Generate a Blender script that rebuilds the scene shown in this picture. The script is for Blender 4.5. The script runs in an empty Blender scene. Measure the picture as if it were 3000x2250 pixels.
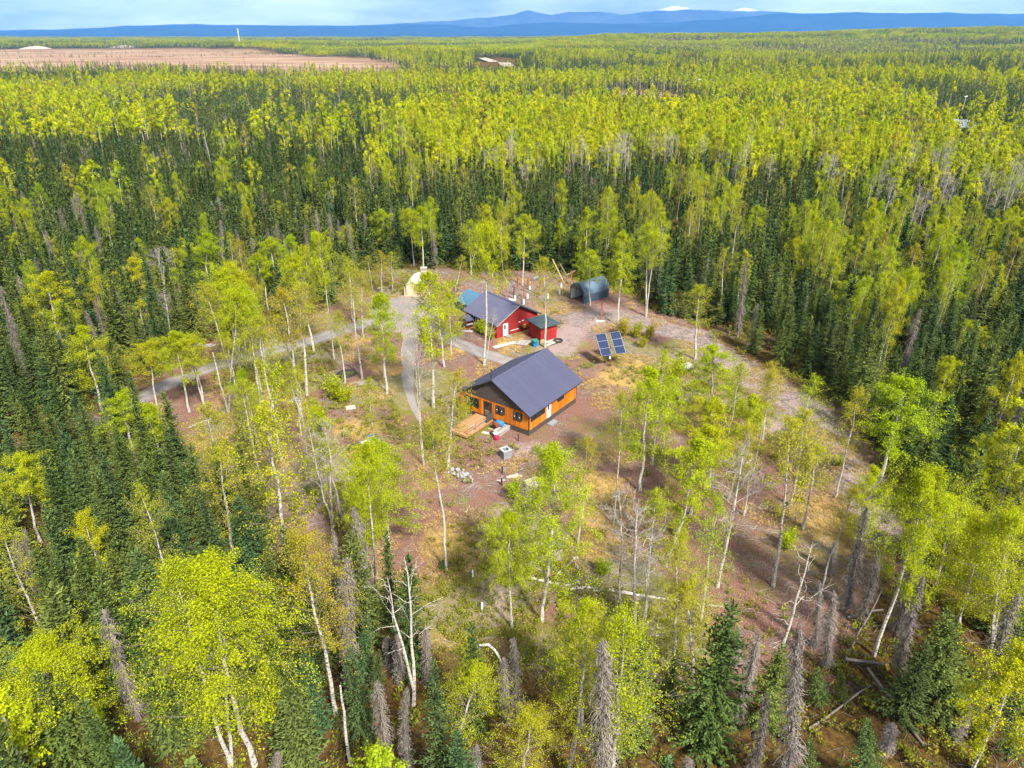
import bpy, math, random
import numpy as np
from mathutils import Vector, Matrix

# ------------------------------------------------------------------ camera, sky, sun, exposure
S = bpy.context.scene
PI = math.pi
R = math.radians
cam = bpy.data.cameras.new('camera')
cam_o = bpy.data.objects.new('camera', cam)
S.collection.objects.link(cam_o)
S.camera = cam_o
cam.sensor_width = 36.0
cam.lens = 36.0 * 2082.0 / 3000.0
cam.clip_start = 0.5
cam.clip_end = 90000.0
cam_o.location = (0, 0, 43.0)
cam_o.rotation_euler = (R(90 - 26.2), 0, 0)

SUN_EL, SUN_AZ = R(47), R(150)          # azimuth measured from +Y towards +X
W = bpy.data.worlds.new('World')
S.world = W
W.use_nodes = True
nt = W.node_tree
nt.nodes.clear()
wo = nt.nodes.new('ShaderNodeOutputWorld')
bg = nt.nodes.new('ShaderNodeBackground')
bg.inputs['Strength'].default_value = 0.082
sky = nt.nodes.new('ShaderNodeTexSky')
sky.sky_type = 'NISHITA'
sky.sun_disc = False
sky.sun_elevation = SUN_EL
sky.sun_rotation = SUN_AZ
sky.altitude = 100
sky.air_density = 1.0
sky.dust_density = 1.5
sky.ozone_density = 1.5
tc = nt.nodes.new('ShaderNodeTexCoord')
mp = nt.nodes.new('ShaderNodeMapping')
mp.inputs['Scale'].default_value = (1.0, 1.0, 5.0)
cn = nt.nodes.new('ShaderNodeTexNoise')
cn.inputs['Scale'].default_value = 3.2
cn.inputs['Detail'].default_value = 7
cn.inputs['Roughness'].default_value = 0.55
cr_ = nt.nodes.new('ShaderNodeValToRGB')
cr_.color_ramp.elements[0].position = 0.42
cr_.color_ramp.elements[0].color = (0, 0, 0, 1)
cr_.color_ramp.elements[1].position = 0.70
cr_.color_ramp.elements[1].color = (1, 1, 1, 1)
cm = nt.nodes.new('ShaderNodeMix')
cm.data_type = 'RGBA'
cm.inputs[7].default_value = (11.5, 11.8, 12.0, 1)
L = nt.links.new
L(tc.outputs['Generated'], mp.inputs['Vector'])
L(mp.outputs['Vector'], cn.inputs['Vector'])
L(cn.outputs['Fac'], cr_.inputs['Fac'])
L(cr_.outputs['Color'], cm.inputs[0])
L(sky.outputs['Color'], cm.inputs[6])
L(cm.outputs[2], bg.inputs['Color'])
L(bg.outputs['Background'], wo.inputs['Surface'])

sun = bpy.data.lights.new('sun', 'SUN')
sun.energy = 5.0
sun.angle = R(7)
sun.color = (1.0, 0.95, 0.87)
sun_o = bpy.data.objects.new('sun', sun)
S.collection.objects.link(sun_o)
sd = Vector((math.sin(SUN_AZ) * math.cos(SUN_EL), math.cos(SUN_AZ) * math.cos(SUN_EL), math.sin(SUN_EL)))
sun_o.rotation_euler = (-sd).to_track_quat('-Z', 'Y').to_euler()
sun_o.location = sd * 300

S.view_settings.view_transform = 'Standard'
S.view_settings.look = 'None'
S.view_settings.gamma = 1.0
S.view_settings.use_curve_mapping = False
S.view_settings.exposure = 1.12
S.render.engine = 'CYCLES'
S.cycles.use_denoising = True
S.cycles.use_adaptive_sampling = True
S.cycles.adaptive_threshold = 0.02
S.cycles.max_bounces = 4
S.cycles.diffuse_bounces = 1
S.cycles.glossy_bounces = 1
S.cycles.transmission_bounces = 2
S.cycles.volume_bounces = 0
S.cycles.caustics_reflective = False
S.cycles.caustics_refractive = False

rng = np.random.default_rng(7)
random.seed(7)
COL = S.collection

# ------------------------------------------------------------------ materials
def mat(name, build):
    m = bpy.data.materials.new(name)
    m.use_nodes = True
    t = m.node_tree
    t.nodes.clear()
    out = t.nodes.new('ShaderNodeOutputMaterial')
    build(t, out)
    return m

def nd(t, typ, **kw):
    n = t.nodes.new(typ)
    for k, v in kw.items():
        if k in n.inputs:
            n.inputs[k].default_value = v
        else:
            setattr(n, k, v)
    return n

def ramp(t, stops, interp='LINEAR'):
    n = t.nodes.new('ShaderNodeValToRGB')
    e = n.color_ramp.elements
    n.color_ramp.interpolation = interp
    while len(e) > 1:
        e.remove(e[-1])
    e[0].position = stops[0][0]
    e[0].color = (*stops[0][1], 1)
    for p, c in stops[1:]:
        x = e.new(p)
        x.color = (*c, 1)
    return n

def mixc(t, fac, a, b, blend='MIX'):
    n = t.nodes.new('ShaderNodeMix')
    n.data_type = 'RGBA'
    n.blend_type = blend
    for sock, v in ((n.inputs[0], fac), (n.inputs[6], a), (n.inputs[7], b)):
        if isinstance(v, bpy.types.NodeSocket):
            t.links.new(v, sock)
        elif isinstance(v, (int, float)):
            sock.default_value = v
        else:
            sock.default_value = (*v, 1)
    return n.outputs[2]

def noise(t, scale, detail=4, rough=0.6, vec=None, coord='Object', stretch=None):
    n = nd(t, 'ShaderNodeTexNoise', Scale=scale, Detail=detail, Roughness=rough)
    if vec is None:
        c = t.nodes.new('ShaderNodeTexCoord')
        vec = c.outputs[coord]
    if stretch:
        m = t.nodes.new('ShaderNodeMapping')
        m.inputs['Scale'].default_value = stretch
        t.links.new(vec, m.inputs['Vector'])
        vec = m.outputs['Vector']
    t.links.new(vec, n.inputs['Vector'])
    return n.outputs['Fac']

def principled(t, out, col, rough=0.7, metal=0.0, bump=None, bstr=0.3, bdist=0.02, spec=0.5):
    p = nd(t, 'ShaderNodeBsdfPrincipled')
    if isinstance(col, bpy.types.NodeSocket):
        t.links.new(col, p.inputs['Base Color'])
    else:
        p.inputs['Base Color'].default_value = (*col, 1)
    p.inputs['Roughness'].default_value = rough
    p.inputs['Metallic'].default_value = metal
    p.inputs['Specular IOR Level'].default_value = spec
    if bump is not None:
        b = nd(t, 'ShaderNodeBump', Strength=bstr, Distance=bdist)
        t.links.new(bump, b.inputs['Height'])
        t.links.new(b.outputs['Normal'], p.inputs['Normal'])
    t.links.new(p.outputs['BSDF'], out.inputs['Surface'])
    return p

def plain(name, col, rough=0.7, var=0.25, scale=3.0, metal=0.0, stretch=None, bump=0.2, spec=0.5, objvar=0.0):
    def b(t, out):
        f = noise(t, scale, 6, 0.65, stretch=stretch)
        lo = tuple(c * (1 - var) for c in col)
        hi = tuple(min(1, c * (1 + var)) for c in col)
        r = ramp(t, [(0.25, lo), (0.75, hi)])
        t.links.new(f, r.inputs['Fac'])
        c = r.outputs['Color']
        if objvar:
            oi = t.nodes.new('ShaderNodeObjectInfo')
            rr = ramp(t, [(0, (1 - objvar,) * 3), (1, (1 + objvar,) * 3)])
            t.links.new(oi.outputs['Random'], rr.inputs['Fac'])
            c = mixc(t, 1.0, c, rr.outputs['Color'], 'MULTIPLY')
        principled(t, out, c, rough, metal, f, bump, 0.01, spec)
    return mat(name, b)

def leafmat(name, cols, trans=0.4, islands=0.35, tr_gain=1.25):
    """leaf colour: a tint per tree, a lighter or darker shade per leaf, light passing through."""
    def b(t, out):
        oi = t.nodes.new('ShaderNodeObjectInfo')
        r = ramp(t, [(i / max(1, len(cols) - 1), c) for i, c in enumerate(cols)])
        t.links.new(oi.outputs['Random'], r.inputs['Fac'])
        ge = t.nodes.new('ShaderNodeNewGeometry')
        v = ramp(t, [(0, (1 - islands,) * 3), (1, (1 + islands,) * 3)])
        t.links.new(ge.outputs['Random Per Island'], v.inputs['Fac'])
        c = mixc(t, 1.0, r.outputs['Color'], v.outputs['Color'], 'MULTIPLY')
        d = nd(t, 'ShaderNodeBsdfDiffuse')
        t.links.new(c, d.inputs['Color'])
        if trans <= 0:
            t.links.new(d.outputs[0], out.inputs['Surface'])
            return
        tr = nd(t, 'ShaderNodeBsdfTranslucent')
        c2 = mixc(t, 1.0, c, (tr_gain, tr_gain, tr_gain * 0.8), 'MULTIPLY')
        t.links.new(c2, tr.inputs['Color'])
        ms = nd(t, 'ShaderNodeMixShader', Fac=trans)
        t.links.new(d.outputs[0], ms.inputs[1])
        t.links.new(tr.outputs[0], ms.inputs[2])
        t.links.new(ms.outputs[0], out.inputs['Surface'])
    return mat(name, b)

def bark_b(t, out):
    c = t.nodes.new('ShaderNodeTexCoord')
    g = nd(t, 'ShaderNodeNewGeometry')
    m1 = noise(t, 5.0, 3, 0.6, stretch=(1, 1, 3.5))
    r1 = ramp(t, [(0.0, (0.025, 0.02, 0.02)), (0.40, (0.04, 0.035, 0.03)), (0.46, (0.55, 0.5, 0.45)), (1.0, (0.86, 0.83, 0.8))])
    t.links.new(m1, r1.inputs['Fac'])
    m2 = noise(t, 0.8, 3, 0.6)
    c2 = mixc(t, m2, r1.outputs['Color'], (0.62, 0.6, 0.52), 'MULTIPLY')
    principled(t, out, c2, 0.8, 0, m1, 0.4, 0.02, 0.2)

M = {}
M['birch_bark'] = mat('birch_bark', bark_b)
M['twig'] = plain('twig', (0.125, 0.095, 0.078), 0.9, 0.35, 4)
M['pale_twig'] = plain('pale_twig', (0.25, 0.22, 0.195), 0.9, 0.3, 4)
M['grey_bark'] = plain('grey_bark', (0.18, 0.15, 0.13), 0.95, 0.4, 5, stretch=(1, 1, 0.3), objvar=0.3)
M['spruce_bark'] = plain('spruce_bark', (0.055, 0.042, 0.034), 0.95, 0.4, 6)
M['leaf_yellow'] = leafmat('leaf_yellow', [(0.32, 0.375, 0.010), (0.375, 0.40, 0.010), (0.41, 0.395, 0.012)], 0.45, 0.5)
M['leaf_green'] = leafmat('leaf_green', [(0.26, 0.355, 0.010), (0.33, 0.395, 0.010), (0.38, 0.41, 0.012)], 0.45, 0.5)
M['leaf_olive'] = leafmat('leaf_olive', [(0.31, 0.33, 0.014), (0.35, 0.34, 0.016), (0.35, 0.29, 0.022)], 0.4)
M['leaf_mix'] = leafmat('leaf_mix', [(0.20, 0.27, 0.012), (0.34, 0.41, 0.010), (0.42, 0.45, 0.010), (0.46, 0.45, 0.012), (0.37, 0.42, 0.010), (0.25, 0.31, 0.012), (0.34, 0.28, 0.03)], 0.25, 0.4)
M['leaf_shrub'] = leafmat('leaf_shrub', [(0.18, 0.20, 0.02), (0.26, 0.29, 0.02), (0.24, 0.19, 0.03)], 0.35, 0.5)
M['needle'] = leafmat('needle', [(0.044, 0.074, 0.020), (0.072, 0.106, 0.026), (0.116, 0.140, 0.030), (0.058, 0.082, 0.026), (0.050, 0.092, 0.036), (0.094, 0.122, 0.028)], 0.08, 0.75)
M['dead_needle'] = leafmat('dead_needle', [(0.150, 0.130, 0.115), (0.21, 0.185, 0.165), (0.12, 0.092, 0.07)], 0.0, 0.45)
M['dry_grass'] = leafmat('dry_grass', [(0.42, 0.28, 0.10), (0.48, 0.36, 0.15), (0.36, 0.22, 0.08)], 0.25, 0.35)

# ------------------------------------------------------------------ mesh helpers
class MB:
    """collects vertices and faces; build() links them as ONE mesh object."""
    def __init__(s):
        s.v = []; s.f = []; s.m = []; s.n = 0
    def add(s, verts, faces, mi=0):
        verts = np.asarray(verts, float).reshape(-1, 3)
        faces = np.asarray(faces, int)
        s.v.append(verts); s.f.append(faces + s.n)
        s.m.append(np.full(len(faces), mi, int)); s.n += len(verts)
        return s
    def box(s, x0, x1, y0, y1, z0, z1, mi=0):
        v = [(x, y, z) for x in (x0, x1) for y in (y0, y1) for z in (z0, z1)]
        return s.add(v, [(0, 1, 3, 2), (4, 6, 7, 5), (0, 4, 5, 1), (2, 3, 7, 6), (0, 2, 6, 4), (1, 5, 7, 3)], mi)
    def bar(s, p, q, w, h, mi=0, up=(0, 0, 1)):
        p = np.array(p, float); q = np.array(q, float)
        d = q - p; d /= np.linalg.norm(d) + 1e-9
        u = np.array(up, float)
        if abs(d @ u) > 0.98: u = np.array((1.0, 0, 0))
        a = np.cross(d, u); a /= np.linalg.norm(a); b = np.cross(a, d)
        o = [a * w / 2 * i + b * h / 2 * j for i, j in ((-1, -1), (1, -1), (1, 1), (-1, 1))]
        return s.add([p + k for k in o] + [q + k for k in o], [(3, 2, 1, 0), (4, 5, 6, 7)] + [(i, (i + 1) % 4, 4 + (i + 1) % 4, 4 + i) for i in range(4)], mi)
    def tube(s, pts, rad, n=6, mi=0, cap=True):
        v, f = tube(pts, rad, n)
        s.add(v, f, mi)
        if cap:
            k = len(pts)
            for ring, rev in ((0, 1), (k - 1, 0)):
                c = np.mean(v[ring * n:(ring + 1) * n], 0)
                vv = np.vstack([v[ring * n:(ring + 1) * n], c])
                ff = [(i, (i + 1) % n, n) if not rev else ((i + 1) % n, i, n) for i in range(n)]
                s.add(vv, ff, mi)
        return s
    def poly(s, verts, faces, mi=0):
        for f in faces:
            s.add([verts[i] for i in f], [list(range(len(f)))], mi)
        return s
    def mesh(s, name, mats, smooth=False):
        me = bpy.data.meshes.new(name)
        if s.n:
            v = np.vstack(s.v)
            tot = np.concatenate([np.full(len(f), f.shape[1]) for f in s.f])
            loops = np.concatenate([f.ravel() for f in s.f])
            me.vertices.add(len(v)); me.vertices.foreach_set('co', v.ravel())
            me.loops.add(len(loops)); me.loops.foreach_set('vertex_index', loops)
            me.polygons.add(len(tot))
            me.polygons.foreach_set('loop_start', np.concatenate([[0], np.cumsum(tot)[:-1]]))
            me.polygons.foreach_set('loop_total', tot)
            for m in (mats if isinstance(mats, (list, tuple)) else [mats]):
                me.materials.append(m)
            me.polygons.foreach_set('material_index', np.concatenate(s.m))
            me.polygons.foreach_set('use_smooth', np.full(len(tot), smooth))
            me.update(calc_edges=True)
        return me
    def build(s, name, mats, parent=None, smooth=False):
        return link(name, s.mesh(name, mats, smooth), parent)

def link(name, data, parent=None):
    o = bpy.data.objects.new(name, data)
    COL.objects.link(o)
    if parent is not None:
        o.parent = parent
    return o

def tag(o, label=None, cat=None, group=None, kind=None):
    if label: o['label'] = label
    if cat: o['category'] = cat
    if group: o['group'] = group
    if kind: o['kind'] = kind
    return o

def thing(name, label, cat, loc=(0, 0, 0), rz=0.0, group=None):
    o = bpy.data.objects.new(name, None)
    COL.objects.link(o)
    o.empty_display_size = 0.3
    o.location = loc
    o.rotation_euler = (0, 0, rz)
    return tag(o, label, cat, group)

def tube(pts, rad, n=6):
    pts = np.asarray(pts, float)
    rad = np.asarray(rad, float) * np.ones(len(pts))
    d = np.gradient(pts, axis=0)
    d /= np.linalg.norm(d, axis=1)[:, None] + 1e-9
    ref = np.where(np.abs(d[:, 2:3]) > 0.9, np.array([[1.0, 0, 0]]), np.array([[0, 0, 1.0]]))
    a = np.cross(d, ref); a /= np.linalg.norm(a, axis=1)[:, None] + 1e-9
    b = np.cross(d, a)
    th = np.arange(n) * 2 * PI / n
    v = pts[:, None] + rad[:, None, None] * (a[:, None] * np.cos(th)[None, :, None] + b[:, None] * np.sin(th)[None, :, None])
    k = len(pts)
    i = np.arange(k - 1)[:, None] * n; j = np.arange(n)[None]; j2 = (j + 1) % n
    f = np.stack([i + j, i + n + j, i + n + j2, i + j2], -1).reshape(-1, 4)
    return v.reshape(-1, 3), f

def unit(v):
    return v / (np.linalg.norm(v, axis=-1, keepdims=True) + 1e-9)

def kites(mb, c, u, l, w, r, mi=0, fold=0.0, nrm=None):
    """leaf shapes: kites centred at c, long axis u, half length l, half width w."""
    n = len(c)
    if nrm is None:
        s = unit(np.cross(u, r.normal(size=(n, 3))))
    else:                                       # blades face outwards from the crown, as outer leaves do
        u = unit(u - nrm * np.sum(u * nrm, 1)[:, None])
        s = unit(np.cross(nrm, u))
    t = np.cross(u, s) * (w * fold)[:, None]
    v = np.stack([c - u * l[:, None], c + s * w[:, None] - t, c + u * l[:, None] * 1.0, c - s * w[:, None] - t], 1)
    f = np.arange(n * 4).reshape(n, 4)
    mb.add(v.reshape(-1, 3), f, mi)

def vnoise(x, y, scale, seed=0):
    x = np.asarray(x, float) / scale; y = np.asarray(y, float) / scale
    xi = np.floor(x).astype(np.int64); yi = np.floor(y).astype(np.int64)
    fx = x - xi; fy = y - yi
    fx = fx * fx * (3 - 2 * fx); fy = fy * fy * (3 - 2 * fy)
    def h(a, b):
        k = (a * 374761393 + b * 668265263 + seed * 144665) & 0x7fffffff
        k = ((k ^ (k >> 13)) * 1274126177) & 0x7fffffff
        return ((k ^ (k >> 16)) & 0xffff) / 65535.0
    return (h(xi, yi) * (1 - fx) + h(xi + 1, yi) * fx) * (1 - fy) + (h(xi, yi + 1) * (1 - fx) + h(xi + 1, yi + 1) * fx) * fy

def fbm(x, y, scale, seed=0, oct=3):
    return sum(vnoise(x, y, scale / 2 ** k, seed + k * 17) * 0.5 ** k for k in range(oct)) / sum(0.5 ** k for k in range(oct))

def sstep(a, b, x):
    t = np.clip((x - a) / (b - a), 0, 1)
    return t * t * (3 - 2 * t)

def inside(poly, x, y):
    x = np.asarray(x, float); y = np.asarray(y, float)
    r = np.zeros(x.shape, bool)
    n = len(poly)
    for i in range(n):
        (x0, y0), (x1, y1) = poly[i], poly[(i + 1) % n]
        c = ((y0 > y) != (y1 > y)) & (x < (x1 - x0) * (y - y0) / (y1 - y0 + 1e-12) + x0)
        r ^= c
    return r

def dist_line(pts, x, y):
    d = np.full(np.shape(x), 1e9)
    for (x0, y0), (x1, y1) in zip(pts[:-1], pts[1:]):
        dx, dy = x1 - x0, y1 - y0
        t = np.clip(((x - x0) * dx + (y - y0) * dy) / (dx * dx + dy * dy), 0, 1)
        d = np.minimum(d, np.hypot(x - x0 - t * dx, y - y0 - t * dy))
    return d

BIRCHES = [
    (-26.24, 95.72, 18.4, -0.38, 'g', 0.5, 3.2, 'slim green birch on the uphill side of the gravel drive bend'),
    (-20.75, 88.78, 17.2, -0.46, 'o', 0.55, 4, 'olive birch with white trunk beside the pile of split branches'),
    (-16.63, 84.3, 13.8, -0.16, 'g', 0.22, 4, 'leafy birch with low hanging crown between the drive and its side spur'),
    (-35.97, 79.16, 8.3, -0.35, 's', 1, 0, 'broken white birch snag leaning left out of a forked base'),
    (-35.88, 79.16, 16.2, 3.65, 'y', 0.6, 3.6, 'upright birch stem growing from the same base as the broken snag'),
    (-36.81, 85.21, 14.9, -1.78, 'o', 0.6, 4, 'birch leaning left across the gravel drive with thin olive crown'),
    (-36.96, 87.81, 15.7, 0.01, 'y', 0.5, 4.6, 'bright yellow birch at the lower edge of the gravel drive'),
    (-38.48, 93.31, 13.7, 1.34, 'y', 0.45, 4, 'bright yellow birch standing closest to the drive in its clump'),
    (-39.33, 93.78, 14.9, 1.12, 'y', 0.5, 4, 'tallest yellow birch of the clump beside the gravel drive'),
    (-32.66, 81.67, 15.6, 0.35, 'g', 0.6, 3.4, 'straight white birch on the red litter below the drive'),
    (-25.95, 68.06, 16.8, -0.18, 'o', 0.5, 4.2, 'long bowed birch with thin olive crown in the left clearing'),
    (-40.97, 79.43, 10.8, 0.23, 'y', 0.38, 4.2, 'short yellow birch with thick pale trunk near the left forest edge'),
    (-39.41, 80.45, 9.9, -0.07, 'y', 0.5, 3.8, 'crooked yellow birch forking low near the left forest edge'),
    (-45.41, 80.17, 9.2, 1.07, 'y', 0.5, 3.4, 'small yellow birch where the drive enters the left forest'),
    (-26.4, 77.82, 16.7, 0.0, 'o', 0.5, 5, 'olive birch with kinked trunk in the left clearing'),
    (-27.24, 84.0, 15.1, 1.13, 'o', 0.5, 5, 'broad olive birch growing above the bright low sapling'),
    (-29.84, 98.23, 15.1, -1.04, 'g', 0.4, 4.6, 'green birch just above the gravel drive straight'),
    (-42.26, 116.39, 9.9, -0.73, 'g', 0.45, 4, 'green birch with bent pale trunk against dark spruces left of the yard'),
    (-41.61, 119.16, 11.9, 0.47, 'g', 0.4, 4.4, 'green birch behind the drive, tallest of its leafy row'),
    (-37.53, 117.07, 12.9, 0.59, 'g', 0.3, 4, 'full green birch in the row behind the drive near the yard'),
    (-29.57, 60.04, 11.3, 0.16, 'o', 0.3, 5, 'olive birch with wide crown below the left red litter'),
    (-24.97, 50.38, 12.4, 0.72, 'o', 0.25, 4.4, 'olive birch rising from spruces at the lower left forest edge'),
    (-19.64, 48.41, 17.3, 0.29, 'Y', 0.25, 5.6, 'very tall yellow birch in the lower left of the clearing'),
    (-23.64, 55.04, 18.0, 3.33, 'Y', 0.2, 4.6, 'bright yellow birch beside the pale sapling thicket left of the cabin'),
    (-16.88, 30.79, 17.1, 0.18, 'y', 0.25, 7.4, 'large yellow birch with long white trunk at the lower left'),
    (-18.23, 30.29, 17.1, 0.34, 'y', 0.3, 5.4, 'golden topped birch close left of the large yellow birch'),
    (-28.71, 30.29, 11.1, 1.16, 'y', 0.2, 6.4, 'broad yellow birch in the bottom left corner'),
    (-12.34, 34.46, 15.8, -0.64, 'o', 0.35, 6, 'olive birch with pale crooked trunk above a bushy spruce, lower left'),
    (-17.34, 55.35, 12.3, 0.04, 'b', 0.4, 4, 'nearly bare grey birch above a dark dead spruce left of centre'),
    (-11.48, 46.42, 15.1, 0.43, 'g', 0.35, 4.4, 'tall green birch with greenish trunk left of centre'),
    (-11.76, 54.0, 10.9, 0.03, 'g', 0.1, 5.6, 'bushy green birch below the coiled hoses'),
    (-9.79, 66.85, 15.5, -0.09, 'b', 0.45, 2.6, 'bare slender white birch in front of the grey spur track'),
    (-5.89, 49.69, 15.2, -0.61, 'o', 0.55, 3.4, 'twin stemmed birch beside the round tan grass patch'),
    (-7.09, 66.3, 11.9, 1.64, 'o', 0.3, 4.4, 'olive birch leaning toward the cabin deck'),
    (-10.03, 80.45, 17.8, 0.1, 'g', 0.4, 5.2, 'tall yellow green birch left of the grey spur track head'),
    (-9.74, 92.96, 12.6, -0.64, 'o', 0.3, 3.6, 'olive birch behind the tall one beside the spur track'),
    (-9.09, 97.33, 9.6, 0.07, 'g', 0.3, 3.4, 'green birch between the yard and the red house'),
    (-4.0, 93.55, 20.4, 0.76, 'y', 0.62, 4.6, 'very tall white birch rising past the red house roof'),
    (-3.78, 95.72, 8.1, 1.44, 'b', 0.4, 2.2, 'thin leaning birch stem with few leaves before the red house wall'),
    (5.07, 100.05, 14.0, -0.24, 'o', 0.45, 4.6, 'olive crowned birch with white trunk beside the red shed'),
    (13.8, 118.64, 9.9, -0.48, 'g', 0.45, 4, 'short green birch in front of the grey hoop shelter'),
    (17.34, 109.44, 15.4, -0.05, 'g', 0.32, 4.6, 'bright green birch with straight trunk right of the hoop shelter'),
    (22.79, 113.39, 15.5, -0.64, 'y', 0.5, 4.2, 'forked yellow birch at the forest edge right of the hoop shelter'),
    (26.97, 95.59, 11.4, -0.87, 'o', 0.45, 5, 'olive double stemmed birch at the top of the mulched trail'),
    (-17.75, 138.51, 13.0, 0.05, 'y', 0.4, 4.4, 'yellow birch with clean white trunk behind the tan tent'),
    (-20.3, 142.98, 11.5, -0.33, 'y', 0.5, 3.2, 'yellow birch left of the one behind the tan tent'),
    (2.02, 129.83, 13.4, 0.35, 'g', 0.42, 4.2, 'lone green birch on the red slash behind the red house'),
    (-26.76, 146.2, 10.7, 0.07, 'g', 0.4, 3.6, 'narrow green birch among spruces left of the tan tent'),
    (-1.86, 138.51, 12.1, -0.26, 'o', 0.4, 3.2, 'thin birch at the spruce edge behind the red house'),
    (-8.16, 136.69, 10.6, 0.6, 'g', 0.4, 3.4, 'small birch at the spruce edge left of the tall twin crown'),
    (-23.92, 124.88, 8.2, 0.17, 'o', 0.15, 3.8, 'bronze leaved birch left of the tan tent'),
    (-22.38, 127.22, 7.3, 0.42, 'o', 0.15, 3.6, 'bronze leaved birch nearest the tan tent'),
    (-26.09, 127.22, 6.5, -0.5, 'o', 0.15, 3.4, 'bronze leaved small birch above the plank stack'),
    (-26.55, 111.31, 10.3, 0.19, 'o', 0.2, 4, 'olive leaved birch on the brown verge above the drive'),
    (-23.44, 103.86, 10.6, 0.72, 'o', 0.3, 3.6, 'thin olive birch on the bare verge near the yard'),
    (-10.52, 126.82, 6.8, 1.61, 'o', 0.2, 3.4, 'bronze birch leaning right above the blue roofed shelter'),
    (9.91, 56.25, 14.5, -0.15, 'o', 0.75, 2.2, 'bare stemmed slim birch right of the cabin'),
    (13.41, 62.05, 13.9, -0.09, 'g', 0.35, 5, 'green birch with broad crown on the bilberry ground right of the cabin'),
    (17.14, 69.22, 9.8, -0.17, 'g', 0.3, 4.2, 'green birch behind its broader neighbour right of the cabin'),
    (13.87, 50.19, 13.2, 1.57, 'g', 0.45, 4.4, 'white birch leaning right over the red litter, tall and straight'),
    (17.82, 57.91, 9.9, 0.89, 'y', 0.4, 4.4, 'bright yellow green birch in the middle of the right clearing'),
    (20.48, 61.49, 10.7, -0.64, 'y', 0.4, 4, 'yellow birch standing behind the bright one in the right clearing'),
    (24.82, 77.3, 10.1, -1.06, 'g', 0.25, 5, 'leafy green birch beside the mulched trail above the right clearing'),
    (17.81, 47.51, 14.4, 0.22, 'b', 0.45, 5, 'leafless grey aspen with twisted limbs in the right clearing'),
    (23.05, 57.74, 5.6, -0.09, 'b', 0.4, 2.6, 'short leafless stem behind the twisted grey aspen'),
    (22.68, 47.63, 16.5, -0.98, 'o', 0.45, 4.4, 'sparse olive birch with long white trunk in the right clearing'),
    (28.18, 55.67, 9.2, -0.13, 'o', 0.4, 4, 'sparse pale birch on the orange grass of the right clearing'),
    (28.31, 59.45, 11.0, -0.19, 'o', 0.4, 4.4, 'olive birch behind the orange grass of the right clearing'),
    (37.65, 61.18, 13.4, 0.06, 'g', 0.4, 6, 'large green birch leaning right at the foot of the mulched trail'),
    (29.58, 72.49, 10.1, -0.46, 'o', 0.4, 3, 'thin whitish birch standing on the mulched trail'),
    (19.67, 38.04, 12.4, 0.58, 'w', 0.3, 7, 'big dead white birch with broken limbs, lower right'),
    (27.92, 39.96, 16.7, 0.23, 'y', 0.5, 5.6, 'yellow birch with long white trunk among dead spruces, lower right'),
    (36.19, 42.99, 10.8, -1.46, 'y', 0.35, 5.2, 'yellow birch above a bushy spruce near the right edge'),
    (36.02, 38.97, 14.3, -2.03, 'y', 0.4, 5.6, 'tall yellow birch at the right edge'),
    (9.08, 44.66, 12.0, -0.86, 'b', 0.5, 4.4, 'leafless white aspen rising from the long fallen log'),
    (9.98, 43.33, 11.7, -0.61, 'b', 0.45, 5, 'leafless forked aspen right of centre with tangled limbs'),
    (10.59, 43.14, 7.3, 0.01, 'b', 0.4, 3.6, 'short leafless aspen leaning right from the fork'),
    (0.0, 42.81, 11.4, -0.25, 'g', 0.45, 4.2, 'white birch with black scars in the lower centre'),
    (2.43, 43.55, 16.3, 0.56, 'g', 0.42, 6.2, 'bright green birch above the pallet heap'),
    (-7.03, 35.45, 13.2, -0.26, 'w', 0.45, 3.4, 'dead white birch with forked broken top, lower centre'),
    (-10.59, 30.79, 7.3, 0.13, 's', 1, 0, 'white leaning birch stump at the bottom edge'),
    (3.5, 29.63, 14.2, 0.93, 'o', 0.25, 5, 'olive yellow birch behind the grey dead spruce at bottom centre'),
    (6.45, 28.72, 15.0, -0.31, 'Y', 0.15, 6, 'golden yellow birch right of the grey dead spruce at bottom centre'),
    (-3.99, 30.34, 9.2, 1.97, 'Y', 0.1, 4.6, 'bushy yellow birch below the arched birch, bottom centre'),
    (0.64, 28.72, 7.7, 0.55, 'o', 0.1, 5, 'low olive birch at the bottom edge right of centre'),
    (13.44, 37.7, 9.5, -1.53, 'o', 0.2, 5.6, 'olive birch with mottled trunk, right of the bottom centre'),
    (11.79, 37.7, 13.5, -0.89, 'o', 0.3, 5, 'thin olive birch over the red litter right of the bottom centre'),
    (-29.96, 34.46, 6.5, 0.38, 'y', 0.3, 4, 'small yellow birch beside the broad one, bottom left'),
    (-44.4, 53.5, 9.8, 1.06, 'y', 0.45, 3.6, 'yellow birch with white trunk in the spruces at the left edge'),
    (-52.31, 79.98, 11.2, 0.18, 'y', 0.3, 4.6, 'golden birch in the left spruces beside a crooked white stem'),
    (-41.86, 67.13, 9.0, 0.82, 'g', 0.2, 4.4, 'leafy green birch at the left forest edge'),
    (-38.28, 65.08, 8.8, 0.51, 'g', 0.2, 4.4, 'green birch behind spruces at the left forest edge'),
    (-69.56, 101.11, 11.5, 0.69, 'y', 0.3, 6, 'broad yellow birch in the left forest, farther from the drive'),
    (-61.51, 91.23, 10.2, -0.02, 'y', 0.3, 4.6, 'yellow birch in the left forest below the broad yellow one'),
    (-62.11, 112.91, 10.4, 0.42, 'y', 0.35, 5, 'yellow birch with pale trunk in front of bare aspen, left forest'),
    (-54.65, 98.48, 8.1, 0.34, 'o', 0.25, 4.4, 'olive birch below the bare aspen of the left forest'),
    (-54.18, 104.57, 7.7, 0.57, 'b', 0.35, 5, 'bare white aspen between spruces left of the drive'),
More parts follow.
